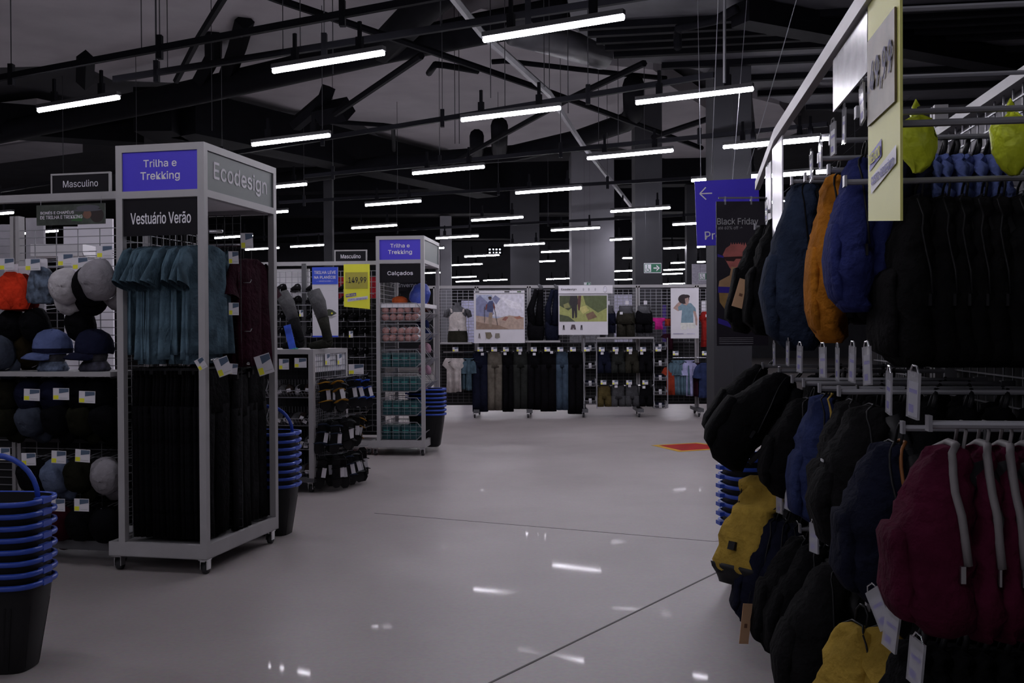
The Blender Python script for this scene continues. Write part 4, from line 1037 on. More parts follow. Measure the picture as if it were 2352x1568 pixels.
bundle('blue shiny sack on the shelf of the second tower', -.17, .35, zsh, .13, .14, mat('blue_ripstop', (.05, .08, .38), .35, .3, 12, bump=.4, bscale=20), rx=.4)
bundle('small orange sack beside the blue one on the shelf', -.36, .25, zsh, .10, .05, fab('orange_sack', (.5, .10, .03)))
for k, (px, py, m) in enumerate([(985, 745, (.02, .03, .12)), (990, 800, (.5, .3, .38)), (990, 850, (.5, .3, .4)), (988, 705, (.25, .08, .06)), (985, 900, (.3, .2, .25)), (986, 960, (.2, .1, .2)), (992, 770, (.03, .05, .2))]):
    p = B_.locx(px, py, -.06)
    bundle('%s goods bag, %s from the top in the second tower side bins' % (['navy', 'pale pink', 'pink', 'rust', 'mauve', 'plum', 'blue'][k], ORD[[1, 3, 4, 0, 5, 6, 2][k]]), -.14, p[1], p[2]-.06, .085, .07, fab('side_bag_%d' % k, m))
lo = B_.loc(910, 652, .4)
framed_sign('hanging_sign', 'dark sign with grey lettering behind the second tower', B_, 898, 972, 641, 668, 1.3, signk, None, words=[('rio Inverno', .4, .5, .8, .36, inkg, 0)])

# ================================================================== basket stacks
def stack_at(px_edge, y_top, Z, n, step, rz, where, side=1, half=.245):
    p = at(px_edge, y_top, Z); basket_stack(p.x-side*half, p.y+.12, rz, p.z, n, step, where)
stack_at(84, 1152, 4.30, 8, .052, rad(-4), 'at the left edge in front')
stack_at(680, 994, 7.25, 8, .055, rad(-10), 'behind the near tower')
stack_at(1023, 893, 12.3, 7, .052, rad(-6), 'behind the second tower')
stack_at(1658, 1052, 5.75, 8, .055, rad(8), 'beside the backpack rack', side=-1, half=.262)
# ================================================================== back gondola E
YE = 17.6
E = Fr(at(1330, 764, YE), 0)
def ex(px): return E.loc(px, 764, 0)[0]
def ez(py): return E.loc(1330, py, 0)[2]
ge = thing('wire_gondola', 'long wire gondola of posters, trousers and shorts across the back', 'display stand', E.o, 0)
zte = ez(657)
part('top_bar', MB().box(ex(985), ex(1642), -.03, .03, zte-.03, zte+.02), steel, ge)
for px in (1000, 1095, 1215, 1340, 1465, 1600): 
    part('upright', MB().box(ex(px)-.035, ex(px)-.008, -.03, .03, .1, zte).box(ex(px)+.008, ex(px)+.035, -.03, .03, .1, zte).box(ex(px)-.02, ex(px)+.02, .0, .03, .1, zte), steel, ge)
    part('foot', MB().box(ex(px)-.05, ex(px)+.05, -.4, .4, .09, .15), steeld, ge)
    add_caster(ge, ex(px)-.03, -.36, .1); add_caster(ge, ex(px)+.03, .36, .1)
part('grid_panel', grid_mb(ex(1000), ex(1635), 1.32, zte-.06, .04, .10, .055, .004), wire, ge)
part('grid_panel', grid_mb(ex(1000), ex(1635), .25, 1.30, .04, .10, .055, .004), steeld, ge)
part('lower_board', MB().box(ex(1000), ex(1635), .06, .08, .2, 1.32), mat('black_back_panel', (.012, .012, .014), .7), ge)
for a, b, y in ((1015, 1085, 786), (1206, 1284, 783), (1367, 1494, 776)):
    part('shelf', MB().box(ex(a), ex(b), -.42, -.03, ez(y+2), ez(y-2)), steel, ge)
for a, b, y in ((1020, 1335, 806), (1370, 1495, 806), (1368, 1497, 884), (1540, 1636, 822)):
    part('hanging_rail', MB().sweep([(ex(a), -.22, ez(y)), (ex(b), -.22, ez(y))], .012, 6), chrome, ge)
trc = {'navy': fab('navy_cloth', (.03, .035, .075)), 'khaki': fab('khaki_cloth', (.26, .23, .19)), 'black': blk, 'char': fab('green_charcoal', (.07, .075, .07)), 'slate': fab('slate_blue_cloth', (.10, .15, .22)),
       'olive': fab('dark_olive_cloth', (.085, .08, .06)), 'must': fab('mustard_olive', (.17, .13, .05)), 'grey': fab('mid_grey_cloth', (.12, .12, .13)), 'teal': teal, 'white': fab('white_cloth', (.72, .66, .64)),
       'lav': fab('lavender_cloth', (.42, .42, .68)), 'red': fab('red_cloth', (.42, .03, .025)), 'rust': fab('rust_cloth', (.40, .06, .03)), 'blue': fab('blue_cloth', (.05, .07, .18)), 'mar': maroon, 'pink': fab('hot_pink_cloth', (.7, .03, .3))}
def garment(kind, px0, px1, py0, py1, c_, label, group=None, off=0, n=3, seed=0):
    W = ex(px1)-ex(px0); top = ez(py0)+.06; h = top-.09-ez(py1); cx = (ex(px0)+ex(px1))/2
    t = thing(kind, label, {'trousers': 'trousers', 'shorts': 'shorts', 'tank_top': 'shirt', 't_shirt': 'shirt'}[kind], E.w(cx, -.24-off, top), 0, group)
    if kind == 'trousers': trousers_parts(t, trc[c_], W*1.06, h, .06, seed=seed, fold=True)
    elif kind == 'shorts': trousers_parts(t, trc[c_], W, h, .05, seed=seed, short=True, flare=.01)
    elif kind == 't_shirt': tee_parts(t, trc[c_], W*.85, h-.03, .04, seed=seed)
    else: tee_parts(t, trc[c_], W, h-.03, .04, seed=seed, sleeve=False, tank=True)
    for k in range(1, n):
        dup(t, E.w(cx+R.uniform(-.01, .01), -.24-off+.09*k*.5+.02, top), (0, 0, R.uniform(-.08, .08)), label.replace(' on the back gondola', '')+', %s behind the front one' % ['', 'next', 'last'][k], group)
for i, (a, b, y1, c_, nm) in enumerate([(1086, 1120, 944, 'navy', 'navy'), (1120, 1153, 941, 'khaki', 'khaki'), (1154, 1179, 944, 'black', 'black'), (1178, 1211, 938, 'char', 'green-grey'),
        (1210, 1241, 940, 'black', 'black'), (1240, 1276, 944, 'black', 'black'), (1275, 1303, 941, 'slate', 'slate blue'), (1303, 1336, 950, 'black', 'black')]):
    garment('trousers', a, b, 806, y1, c_, '%s trousers hung %s from the left on the back gondola' % (nm, ORD[i]), 'trousers on the back gondola', seed=i, n=2)
for r_, y0, y1, cs in (('upper', 806, 858, [('navy', 'navy'), ('char', 'green-grey'), ('olive', 'dark olive'), ('black', 'black')]), ('lower', 884, 934, [('must', 'mustard'), ('grey', 'grey'), ('grey', 'grey'), ('black', 'black')])):
    for i, (c_, nm) in enumerate(cs):
        garment('shorts', 1369+31.5*i, 1400+31.5*i, y0, y1, c_, '%s shorts, %s from the left in the %s row on the back gondola' % (nm, ORD[i], r_), 'shorts on the back gondola', seed=i+20, n=2)
garment('tank_top', 1026, 1050, 815, 900, 'white', 'white long vest hung at the left of the back gondola', seed=2, n=1)
garment('tank_top', 1044, 1062, 815, 898, 'white', 'second white vest beside the left one', off=.05, seed=4, n=1)
garment('t_shirt', 1058, 1074, 815, 893, 'teal', 'teal top right of the white vests on the back gondola', seed=5, n=1)
garment('t_shirt', 1070, 1086, 815, 895, 'teal', 'second teal top beside the navy trousers', off=.06, seed=6, n=1)
garment('tank_top', 1605, 1638, 712, 800, 'red', 'bright red vest beside the grey column', n=2, seed=7)
garment('tank_top', 1524, 1545, 838, 908, 'rust', 'rust orange top left of the teal shirts on the back gondola', n=1, seed=8)
for i in range(4): garment('t_shirt', 1536+8*i, 1560+8*i, 822, 908, 'teal', 'teal shirt, %s from the left by the woman poster' % ORD[i], 'teal shirts on the back gondola', off=.02*i, n=1, seed=30+i)
garment('t_shirt', 1566, 1586, 822, 910, 'lav', 'lavender shirt right of the teal ones', off=.08, n=1, seed=11)
garment('t_shirt', 1582, 1602, 828, 912, 'mar', 'wine shirt half behind the blue one', off=.0, n=1, seed=12)
garment('t_shirt', 1592, 1638, 828, 914, 'blue', 'dark blue shirt beside the grey column', off=.1, n=2, seed=13)
garment('tank_top', 1498, 1518, 726, 760, 'pink', 'small hot pink vest left of the woman poster', n=1, seed=14)
garment('tank_top', 1522, 1540, 728, 752, 'rust', 'small coral vest beside the pink one', n=1, seed=15)
garment('tank_top', 1524, 1542, 762, 806, 'mar', 'small wine vest under the coral one', n=1, seed=16)
for i, px in enumerate([1046, 1103, 1135, 1162, 1193, 1226, 1257, 1287, 1316, 1382, 1414, 1446, 1477, 1552, 1619, 1512, 1348]):
    price_card('white price card, %s from the left in the upper row of the back gondola' % ORD[sorted([1046, 1103, 1135, 1162, 1193, 1226, 1257, 1287, 1316, 1382, 1414, 1446, 1477, 1552, 1619, 1512, 1348]).index(px)], at(px, 797 if px < 1540 else 806, YE-.38), 0, .10, .075, 'price cards on the back gondola')
for i, px in enumerate([1386, 1413, 1445, 1482]): price_card('white price card, %s from the left over the lower shorts of the back gondola' % ORD[i], at(px, 873, YE-.38), 0, .10, .075, 'price cards on the back gondola')
for i, (px, py) in enumerate([(1108, 810), (1160, 809), (1194, 808), (1227, 810), (1267, 806), (1383, 808), (1416, 807), (1448, 807), (1474, 808), (1415, 884), (1446, 883), (1479, 886), (1624, 722), (1620, 836), (1427, 716)]):
    t = thing('swing_ticket', 'tiny white swing ticket, %s of those on the back gondola clothes' % ORD[i], 'price tag', at(px, py, YE-.36), 0, 'swing tickets on the back gondola')
    part('ticket', MB().box(-.025, .025, 0, .003, -.045, 0), paper, t); part('string', MB().box(-.001, .001, 0, .002, 0, .03), wired, t)
# wire bin ladders
for nm, a, b, ys in (('left', 1338, 1367, (805, 845, 885, 925)), ('right', 1496, 1527, (803, 840, 873, 905, 936))):
    o = thing('wire_bin_ladder', 'narrow column of wire bins on the back gondola, the %s one' % nm, 'rack', E.w((ex(a)+ex(b))/2, 0, 0), 0)
    wd = ex(b)-ex(a)
    for s in (-1, 1): part('side_post', MB().box(s*wd/2-.008, s*wd/2+.008, -.30, -.28, ez(935), ez(776)), wire, o)
    for y in ys: part('wire_bin', wire_basket_mb(wd-.03, .26, .13, .004, nx=8), wire, o, (0, -.03, ez(y)))
    for k, y in enumerate(ys):
        t = thing('folded_bundle', 'dark folded bundle in the %s bin of the %s wire column' % (ORD[k], nm), 'clothing', E.w((ex(a)+ex(b))/2, -.14, ez(y)+.01), 0, 'bundles in the bin columns')
        part('folded_cloth', MB().rings([superring(0, 0, z, .09*k_, .09*k_, 14, .6) for z, k_ in ((0, .9), (.02, 1), (.07, 1), (.09, .8))], 14), trc['black' if k % 2 else 'navy'], t, smooth=True)
        part('paper_band', MB().box(-.025, .025, -.093, -.089, .0, .085), paper, t)
# mannequins -----------------------------------------------------
gm = fab('grey_mannequin', (.20, .20, .22))
def body_rings(lst, n=22, e=.9, f=None): return [superring(x, y, z, a, b, n, e, f) for x, y, z, a, b in lst]
x_ = (ex(1030)+ex(1076))/2
t = thing('torso_mannequin', 'headless grey torso mannequin at the left of the back gondola', 'mannequin', E.w(x_, -.24, ez(784)), 0)
S = (ez(689)-ez(784))/.74
part('torso', MB().rings(body_rings([(0, 0, z*S, a*S, b*S) for z, a, b in ((0, .15, .10), (.12, .17, .12), (.24, .135, .10), (.40, .15, .11), (.50, .165, .10), (.565, .17, .075), (.61, .10, .06), (.64, .055, .055), (.70, .05, .05), (.705, .045, .045))])), gm, t, smooth=True)
for s in (-1, 1): part('arm_stump', MB().sweep([(s*.14*S, 0, .55*S), (s*.19*S, 0, .53*S), (s*.215*S, 0, .44*S)], [(.05*S, .05*S), (.05*S, .05*S), (.042*S, .042*S)], 12), gm, t, smooth=True)
t2 = thing('tank_top', 'white vest worn by the torso mannequin', 'shirt', t.location, 0)
part('vest_body', MB().rings(body_rings([(0, 0, z*S, a*S, b*S) for z, a, b in ((.20, .172, .125), (.24, .160, .118), (.32, .150, .112), (.42, .158, .122), (.49, .140, .115), (.53, .115, .10))], 22, .9, lambda a, x: .006*math.sin(x*70)), cap0=False, cap1=False, n=22), trc['white'], t2, smooth=True)
for s in (-1, 1): part('shoulder_strap', MB().sweep([(s*.10*S, -.09*S, .52*S), (s*.11*S, -.06*S, .58*S), (s*.11*S, .02*S, .60*S), (s*.10*S, .08*S, .52*S)], [(.018, .006)]*4, 6), trc['white'], t2, smooth=True)
t3 = thing('shorts', 'dark olive shorts worn by the torso mannequin', 'shorts', t.location, 0)
part('shorts_body', MB().rings(body_rings([(0, 0, z*S, a*S, b*S) for z, a, b in ((-.0, .178, .13), (.08, .18, .13), (.16, .172, .125), (.215, .155, .115))]), cap0=False, cap1=False, n=22), trc['olive'], t3, smooth=True)
part('waistband', MB().rings(body_rings([(0, 0, z*S, a*S, b*S) for z, a, b in ((.195, .166, .122), (.225, .158, .117))]), cap0=False, cap1=False, n=22), blk, t3)
for i, (a, b, c_, nm) in enumerate([(1369, 1412, 'navy', 'navy'), (1412, 1455, 'olive', 'dark olive'), (1455, 1495, 'black', 'black')]):
    x_ = (ex(a)+ex(b))/2; H_ = ez(703)-ez(775); w_ = (ex(b)-ex(a))/2
    t = thing('hip_mannequin', 'grey hip mannequin with %s shorts on the back gondola shelf' % nm, 'mannequin', E.w(x_, -.24, ez(775)), 0, 'hip mannequins')
    part('waist', MB().rings(body_rings([(0, 0, z*H_, w_*a_, w_*.6*a_) for z, a_ in ((.7, .92), (.85, .72), (.95, .74), (1.0, .66))])), gm, t, smooth=True)
    for s in (-1, 1): part('thigh', MB().rings(body_rings([(s*w_*.42, 0, z*H_, w_*.34*a_, w_*.34*a_) for z, a_ in ((0, .9), (.3, 1.0), (.5, 1.1))])), gm, t, smooth=True)
    o = thing('shorts', '%s shorts on the %s hip mannequin of the back gondola' % (nm, ORD[i]), 'shorts', t.location, 0, 'shorts on hip mannequins')
    part('shorts_hip', MB().rings(body_rings([(0, 0, z*H_, w_*a_, w_*.66*a_) for z, a_ in ((.42, 1.02), (.6, 1.0), (.75, .95), (.84, .80))])), trc[c_], o, smooth=True)
    for s in (-1, 1): part('shorts_leg', MB().rings(body_rings([(s*w_*.47, 0, z*H_, w_*.50*a_, w_*.55*a_) for z, a_ in ((.14 if i != 1 else .0, 1.0), (.3, 1.02), (.52, .98))])), trc[c_], o, smooth=True)
    th = thing('swing_ticket', 'white ticket on top of the %s hip mannequin' % ORD[i], 'price tag', E.w(x_+.02, -.30, ez(700)), 0)
    part('ticket', MB().box(-.03, .03, 0, .003, -.005, .06), paper, th)
for i, (a, b) in enumerate([(1210, 1250), (1250, 1284)]):
    x_ = (ex(a)+ex(b))/2; H_ = ez(662)-ez(781); w_ = (ex(b)-ex(a))/2
    t = thing('leg_mannequin', 'upturned leg mannequin in black trousers, the %s of two' % ['left', 'right'][i], 'mannequin', E.w(x_, -.22, ez(781)), 0, 'upturned leg mannequins')
    c1 = [blk, trc['navy']][i]
    part('trousers_hip', MB().rings(body_rings([(0, 0, z*H_, w_*a_, w_*.7*a_) for z, a_ in ((0, .85), (.1, .98), (.25, 1.0), (.38, .9))])), c1, t, smooth=True)
    part('trouser_leg', MB().sweep([(-w_*.4, 0, .3*H_), (-w_*.6, -.02, .6*H_), (-w_*.1, .02, .84*H_), (w_*.1, .02, .97*H_)], [(w_*.5, w_*.5), (w_*.42, w_*.42), (w_*.3, w_*.3), (w_*.26, w_*.26)], 12, (0, 1, 0)), c1, t, smooth=True)
    part('trouser_leg', MB().sweep([(w_*.35, 0, .3*H_), (w_*.45, -.02, .6*H_), (w_*.55, .02, .85*H_), (w_*.6, .02, .99*H_)], [(w_*.5, w_*.5), (w_*.42, w_*.42), (w_*.34, w_*.34), (w_*.28, w_*.28)], 12, (0, 1, 0)), c1, t, smooth=True)
    part('foot', MB().sweep([(w_*.6, 0, .97*H_), (w_*.6, -.01, 1.02*H_), (w_*.3, -.03, 1.06*H_)], [(w_*.26, w_*.26), (w_*.24, w_*.24), (w_*.14, w_*.14)], 10, (0, 1, 0)), gm, t, smooth=True)
# printed posters ---------------------------------------------------
PM = {}
def pcol(r, g, b, var=.1, sc=20):
    k = 'print_%d_%d_%d' % (r, g, b); return mat(k, tuple(.7*v+.3*sum(pc(r, g, b, .42))/3 for v in pc(r, g, b, .42)), .55, .16, sc)
def poster(name, label, px0, px1, py0, py1, Y, shapes, face=paper, t=.012, fr=None, cat='poster', words=()):
    a = at(px0, py1, Y); b = at(px1, py0, Y); W = (b.x-a.x)/2; h = b.z-a.z
    o = thing(name, label, cat, ((a.x+b.x)/2, Y, a.z), 0)
    part('poster_board', MB().box(-W, W, 0, t, 0, h), face, o)
    part('sign_arm', MB().box(-W*.7-.006, -W*.7+.006, t, YE-Y, h-.03, h-.018).box(W*.7-.006, W*.7+.006, t, YE-Y, h-.03, h-.018), wire, o)
    ms = []; mb = MB(); y = -.001
    for c_, pts in shapes:
        if c_ not in ms: ms.append(c_)
        mb.m(ms.index(c_)).poly([((u*2-1)*W, v*h) for u, v in pts], y); y -= .0006
    part('printed_picture', mb, [pcol(*c_) for c_ in ms], o)
    for s, fx, fz, fwid, fh, mm, bd in words: text(s, o, (fx*2-1)*W, fz*h, y-.001, fwid*2*W, fh*h, mm, bold=bd)
    return o, W, h
def circ(cx, cy, rx, ry, n=14): return [(cx+rx*math.cos(2*PI*i/n), cy+ry*math.sin(2*PI*i/n)) for i in range(n)]
sky = (118, 126, 150); snow = (150, 148, 160); mtn = (84, 88, 122); rock = (128, 106, 92); rock2 = (105, 82, 66)
poster('poster', 'large poster of a hiker with poles on a mountain slope', 1089, 1205, 674, 788, YE-.46, [
    (sky, [(.04, .98), (.04, .28), (.98, .28), (.98, .98)]), (snow, [(.35, .98), (.98, .98), (.98, .5), (.3, .55), (.42, .8)]), (mtn, [(.04, .55), (.04, .90), (.12, .97), (.26, .84), (.40, .60), (.30, .5)]),
    (mtn, [(.36, .90), (.42, .97), (.52, .9), (.44, .78)]), ((160, 158, 168), [(.5, .95), (.9, .8), (.98, .66), (.7, .72)]),
    (rock, [(.04, .28), (.98, .28), (.98, .52), (.7, .56), (.45, .50), (.04, .56)]), (rock2, [(.04, .28), (.7, .28), (.5, .36), (.2, .40), (.04, .44)]), ((110, 60, 50), [(.55, .47), (.62, .54), (.68, .52), (.62, .45)]), ((120, 70, 50), [(.78, .52), (.9, .55), (.96, .5), (.85, .48)]),
    ((110, 92, 76), [(.30, .33), (.285, .52), (.30, .62), (.37, .62), (.36, .5), (.345, .33)]), ((40, 48, 84), [(.26, .64), (.25, .78), (.30, .85), (.37, .86), (.395, .78), (.375, .63)]), ((90, 40, 40), [(.24, .78), (.22, .68), (.25, .67), (.27, .8)]), ((90, 40, 40), [(.385, .83), (.42, .72), (.40, .67), (.375, .76)]),
    ((60, 30, 30), circ(.32, .905, .03, .03)), ((30, 24, 26), circ(.315, .925, .035, .02)), ((40, 36, 40), [(.205, .74), (.215, .74), (.215, .42), (.205, .42)]), ((40, 36, 40), [(.40, .70), (.41, .70), (.47, .36), (.46, .36)]),
    ((70, 62, 60), [(.085, .10), (.095, .20), (.115, .20), (.125, .10), (.112, .10), (.105, .16), (.098, .10)]), ((84, 74, 56), [(.24, .10), (.22, .22), (.33, .22), (.36, .14), (.30, .08)]), ((90, 84, 74), [(.41, .11), (.42, .20), (.50, .20), (.51, .11), (.47, .10)])])
poster('poster', 'large Ecodesign poster of two walkers in green woodland', 1283, 1396, 656, 769, YE-.47, [
    ((112, 116, 44), [(.02, .80), (.98, .80), (.98, .27), (.02, .27)]), ((48, 56, 30), [(.02, .80), (.3, .80), (.34, .6), (.2, .5), (.02, .6)]), ((60, 70, 34), [(.5, .80), (.98, .80), (.98, .55), (.8, .45), (.55, .62)]), ((140, 134, 56), [(.4, .55), (.55, .6), (.62, .5), (.5, .42)]),
    ((52, 60, 34), [(.02, .27), (.02, .42), (.2, .38), (.34, .27)]), ((90, 66, 44), [(.55, .42), (.7, .48), (.78, .36), (.6, .30)]), ((96, 96, 44), [(.1, .62), (.2, .66), (.24, .56), (.12, .54)]),
    ((30, 27, 30), [(.24, .80), (.22, .66), (.24, .6), (.26, .6), (.27, .52), (.275, .34), (.31, .34), (.325, .5), (.34, .34), (.375, .36), (.375, .6), (.40, .66), (.38, .80)]), ((62, 32, 30), [(.40, .80), (.385, .66), (.40, .50), (.43, .50), (.45, .66), (.46, .80)]),
    ((30, 28, 32), [(.085, .10), (.09, .20), (.12, .20), (.125, .10), (.113, .10), (.105, .16), (.097, .10)]), ((56, 44, 50), [(.24, .11), (.265, .21), (.33, .21), (.355, .11), (.31, .11), (.298, .15), (.285, .11)]), ((30, 28, 32), [(.445, .10), (.45, .20), (.48, .20), (.485, .10), (.473, .10), (.465, .16), (.457, .10)])],
    words=[('Ecodesign', .24, .90, .30, .052, inkk, .01)])
o, W, h = poster('header_sign', 'white header strip with small round icons on top of the Ecodesign poster', 1283, 1407, 655, 674, YE-.50, [((118, 116, 124), circ(.46, .5, .014, .2, 10)), ((118, 116, 124), circ(.56, .5, .014, .2, 10)), ((118, 116, 124), circ(.68, .5, .014, .2, 10)), ((118, 116, 124), circ(.86, .5, .035, .42)), ((150, 147, 158), circ(.86, .5, .028, .34))], cat='sign', words=[('Ecodesign', .19, .5, .28, .32, inkk, .01)])
poster('header_sign', 'narrow white strip with tiny dark marks above the hiker poster', 1089, 1205, 667, 673, YE-.44, [((60, 60, 64), [(.02, .2), (.10, .2), (.10, .8), (.02, .8)]), ((40, 40, 40), [(.6, .2), (.7, .2), (.7, .8), (.6, .8)]), ((60, 80, 50), [(.85, .2), (.93, .2), (.93, .8), (.85, .8)])], cat='sign')
skin = (126, 98, 88); tl_ = (70, 98, 112)
poster('poster', 'white poster of a curly-haired woman in a teal shirt', 1541, 1605, 661, 777, YE-.46, [
    (skin, [(.08, .60), (.24, .70), (.34, .74), (.40, .70), (.28, .63), (.34, .56), (.26, .54)]), (skin, [(.78, .56), (.86, .40), (.88, .27), (.94, .25), (.95, .38), (.88, .56)]), ((150, 150, 144), [(.36, .17), (.34, .31), (.86, .31), (.88, .20), (.64, .19), (.60, .24), (.56, .18)]),
    (tl_, [(.25, .62), (.42, .70), (.72, .70), (.88, .60), (.90, .53), (.80, .55), (.80, .31), (.36, .31), (.40, .56), (.28, .55)]), (skin, [(.45, .80), (.43, .68), (.56, .65), (.64, .70), (.62, .84), (.5, .86)]), ((30, 20, 24), circ(.46, .78, .20, .095, 16)), ((34, 22, 26), circ(.56, .83, .12, .04, 12)),
    (skin, [(.50, .79), (.52, .70), (.60, .70), (.64, .76), (.62, .81)]), ((96, 90, 120), [(.08, .085), (.45, .085), (.45, .10), (.08, .10)]), ((130, 126, 150), [(.56, .085), (.85, .085), (.85, .10), (.56, .10)])], words=[('Modelo Pro', .53, .15, .3, .012, inkk, 0)][:0])
# things seen behind the back gondola
board(1412, 1460, 676, 720, 21.5, pcol(130, 128, 150), 'partition', 'pale blue poster far behind the back gondola'); board(1490, 1508, 679, 716, 21.0, yel, 'price_sign', 'small yellow price sign seen through the back gondola', 'sign')
board(1500, 1530, 700, 775, 22, fab('violet_goods', (.12, .08, .35)), 'clothing_row', 'violet clothes far behind the back gondola', 'clothing', .2)
board(1612, 1640, 690, 735, 22, whi, 'partition', 'pale board behind the red vest'); board(1060, 1090, 690, 720, 21, pcol(120, 120, 150), 'partition', 'pale bluish board behind the torso mannequin')
board(1590, 1642, 606, 655, 26, pcol(108, 105, 118), 'hanging_sign', 'hanging pale board with faint blue words beside the grey column', 'sign')
def exit_sign(label, px0, px1, py0, py1, Y, rz=0):
    a = at(px0, py1, Y); b = at(px1, py0, Y); W = (b.x-a.x)/2; h = b.z-a.z
    o = thing('exit_sign', label, 'sign', ((a.x+b.x)/2, Y, a.z), 0, None, (0, rz, 0))
    part('sign_board', MB().box(-W, W, 0, .01, 0, h), green, o)
    part('white_border', MB().box(-W, W, -.002, 0, 0, h*.06).box(-W, W, -.002, 0, h*.94, h).box(-W, -W*.96, -.002, 0, 0, h).box(W*.96, W, -.002, 0, 0, h), inkw, o)
    part('white_square', MB().box(-W*.88, -W*.18, -.002, 0, h*.12, h*.88), inkw, o)
    mb = MB()
    ring_ = []
    for i in range(13):
        a_ = rad(150+220*i/12); ring_.append((-W*.55+W*.21*math.cos(a_), -.004, h*.36+h*.20*math.sin(a_)))
    mb.sweep(ring_, h*.025, 5); mb.sweep([(-W*.58, -.004, h*.68), (-W*.56, -.004, h*.42), (-W*.38, -.004, h*.40), (-W*.30, -.004, h*.20)], h*.032, 5); mb.ell(-W*.59, h*.76, W*.055, h*.06, -.004, 10)
    part('wheelchair_symbol', mb, green, o)
    part('arrow', MB().poly([(W*.10, h*.44), (W*.50, h*.44), (W*.50, h*.56), (W*.10, h*.56)], -.002).poly([(W*.82, h*.5), (W*.44, h*.82), (W*.44, h*.66), (W*.62, h*.5), (W*.44, h*.34), (W*.44, h*.18)], -.0025), inkw, o)
    part('hanging_wire', MB().box(-W*.8-.002, -W*.8+.002, .003, .006, h, 6.7-a.z).box(W*.8-.002, W*.8+.002, .003, .006, h, 6.7-a.z), wired, o)
exit_sign('green wheelchair exit sign with arrow hung before a dark column', 1479, 1519, 604, 627, 19.0)
exit_sign('green exit sign with arrow, partly behind the Black Friday column', 1605, 1641, 626, 643, 24)
exit_sign('tiny green exit sign above the Ecodesign poster', 1341, 1357, 648, 656, 24)
exit_sign('tilted exit sign edge beside the hanging violet sign', 1628, 1655, 574, 590, 15.5, rad(50))

# ================================================================== violet sign, Black Friday banner, column foot
def vsign():
    Y = 9.6; a = at(1602, 562, Y); b = at(1746, 412, Y); W = (b.x-a.x)/2; h = b.z-a.z
    o = thing('hanging_sign', 'large violet hanging sign with a left arrow, before the column', 'sign', ((a.x+b.x)/2, Y, a.z), 0, None, (0, rad(-2), rad(-4)))
    part('sign_board', MB().box(-W, W, 0, .015, 0, h), signb, o)
    def q(px, py): p = at(px, py, Y); return (p.x-(a.x+b.x)/2, p.z-a.z)
    mb = MB()
    for s, e in (((1640, 442), (1612, 442)), ((1612, 442), (1626, 428)), ((1612, 442), (1626, 456))):
        (x0, z0), (x1, z1) = q(*s), q(*e); mb.beam((x0, -.004, z0), (x1, -.004, z1), .003, .011)
    part('arrow', mb, inkw, o)
    x, z = q(1639, 539); text('Pro', o, x, z, -.004, None, .08, inkw, bold=.012)
    part('hanging_wire', MB().sweep([(-W*.8, .006, h), (-W*.55, .006, 6.7-a.z)], .003, 4).sweep([(W*.2, .006, h), (W*1.6, .006, 6.7-a.z)], .003, 4), wire, o)
vsign()
tag(part('hanging_strap', MB().sweep([at(1664, 0, 9.2), at(1664, 190, 9.2)], .014, 6), wire), 'pale vertical strap hanging above the violet sign', 'strap')
tag(part('hanging_cable', MB().sweep([at(1832, -10, 8.2), at(1716, 400, 9.0)], .004, 4), wire), 'thin slanted steel cable right of the violet sign', 'wire')
tag(part('hanging_cable', MB().sweep([at(1650, -10, 9.0), at(1634, 400, 9.5)], .004, 4), wire), 'thin upright steel cable left of the column top', 'wire')
YB = 6.0
a = at(1646, 794, YB); b = at(1764, 462, YB); W = (b.x-a.x)/2; h = b.z-a.z; cx = (a.x+b.x)/2
bf = thing('banner', 'black Black Friday banner with a pink-capped figure, hung at the rack end', 'banner', (cx, YB, a.z), 0)
part('banner_sheet', MB().box(-W, W, 0, .008, 0, h), mat('banner_black', (.022, .018, .028), .45, .05), bf)
def q(px, py): p = at(px, py, YB); return (p.x-cx, p.z-a.z)
text('Black Friday', bf, *q(1694, 510), -.003, .25, .050, inkg, bold=.01); text('até 60% off →', bf, *q(1677, 523), -.003, .15, .020, inkg)
def P2(pts): return [q(x, y) for x, y in pts]
mb = MB(); ms = [mat('print_salmon', (.55, .16, .14), .5, .25, 14), mat('print_sand', (.5, .3, .16), .5, .15, 10), mat('print_tan', (.36, .22, .08), .5, .2, 14), mat('print_dark_brown', (.05, .02, .02), .5), mat('print_violet', (.05, .03, .35), .5), mat('print_brown', (.12, .05, .035), .5, .2, 14)]
mb.m(0).poly(P2([(1663, 592), (1660, 585), (1667, 570), (1680, 561), (1700, 560), (1716, 568), (1722, 580), (1720, 598), (1712, 618), (1690, 630), (1676, 615), (1668, 600)]), -.001)
for i in range(8): mb.m(0).poly(P2([(1676+i*5.5, 566), (1679+i*5.5, 556), (1682+i*5.5, 566)]), -.0012)
mb.m(3).poly(P2([(1661, 590), (1720, 588), (1720, 594), (1690, 594), (1686, 600), (1668, 599)]), -.002)
mb.m(1).poly(P2([(1680, 612), (1704, 616), (1706, 640), (1714, 660), (1650, 660), (1652, 645), (1676, 632)]), -.0015)
mb.m(2).poly(P2([(1650, 660), (1716, 660), (1712, 690), (1700, 712), (1684, 718), (1666, 712), (1653, 694)]), -.0018)
mb.m(4).poly(P2([(1649, 658), (1714, 660), (1714, 674), (1649, 672)]), -.0026).poly(P2([(1649, 730), (1712, 752), (1706, 762), (1649, 742)]), -.0026).poly(P2([(1648, 583), (1662, 588), (1662, 592), (1648, 590)]), -.0022)
mb.m(5).poly(P2([(1703, 722), (1724, 722), (1726, 760), (1706, 766)]), -.002)
part('printed_picture', mb, ms, bf)
mb = MB()
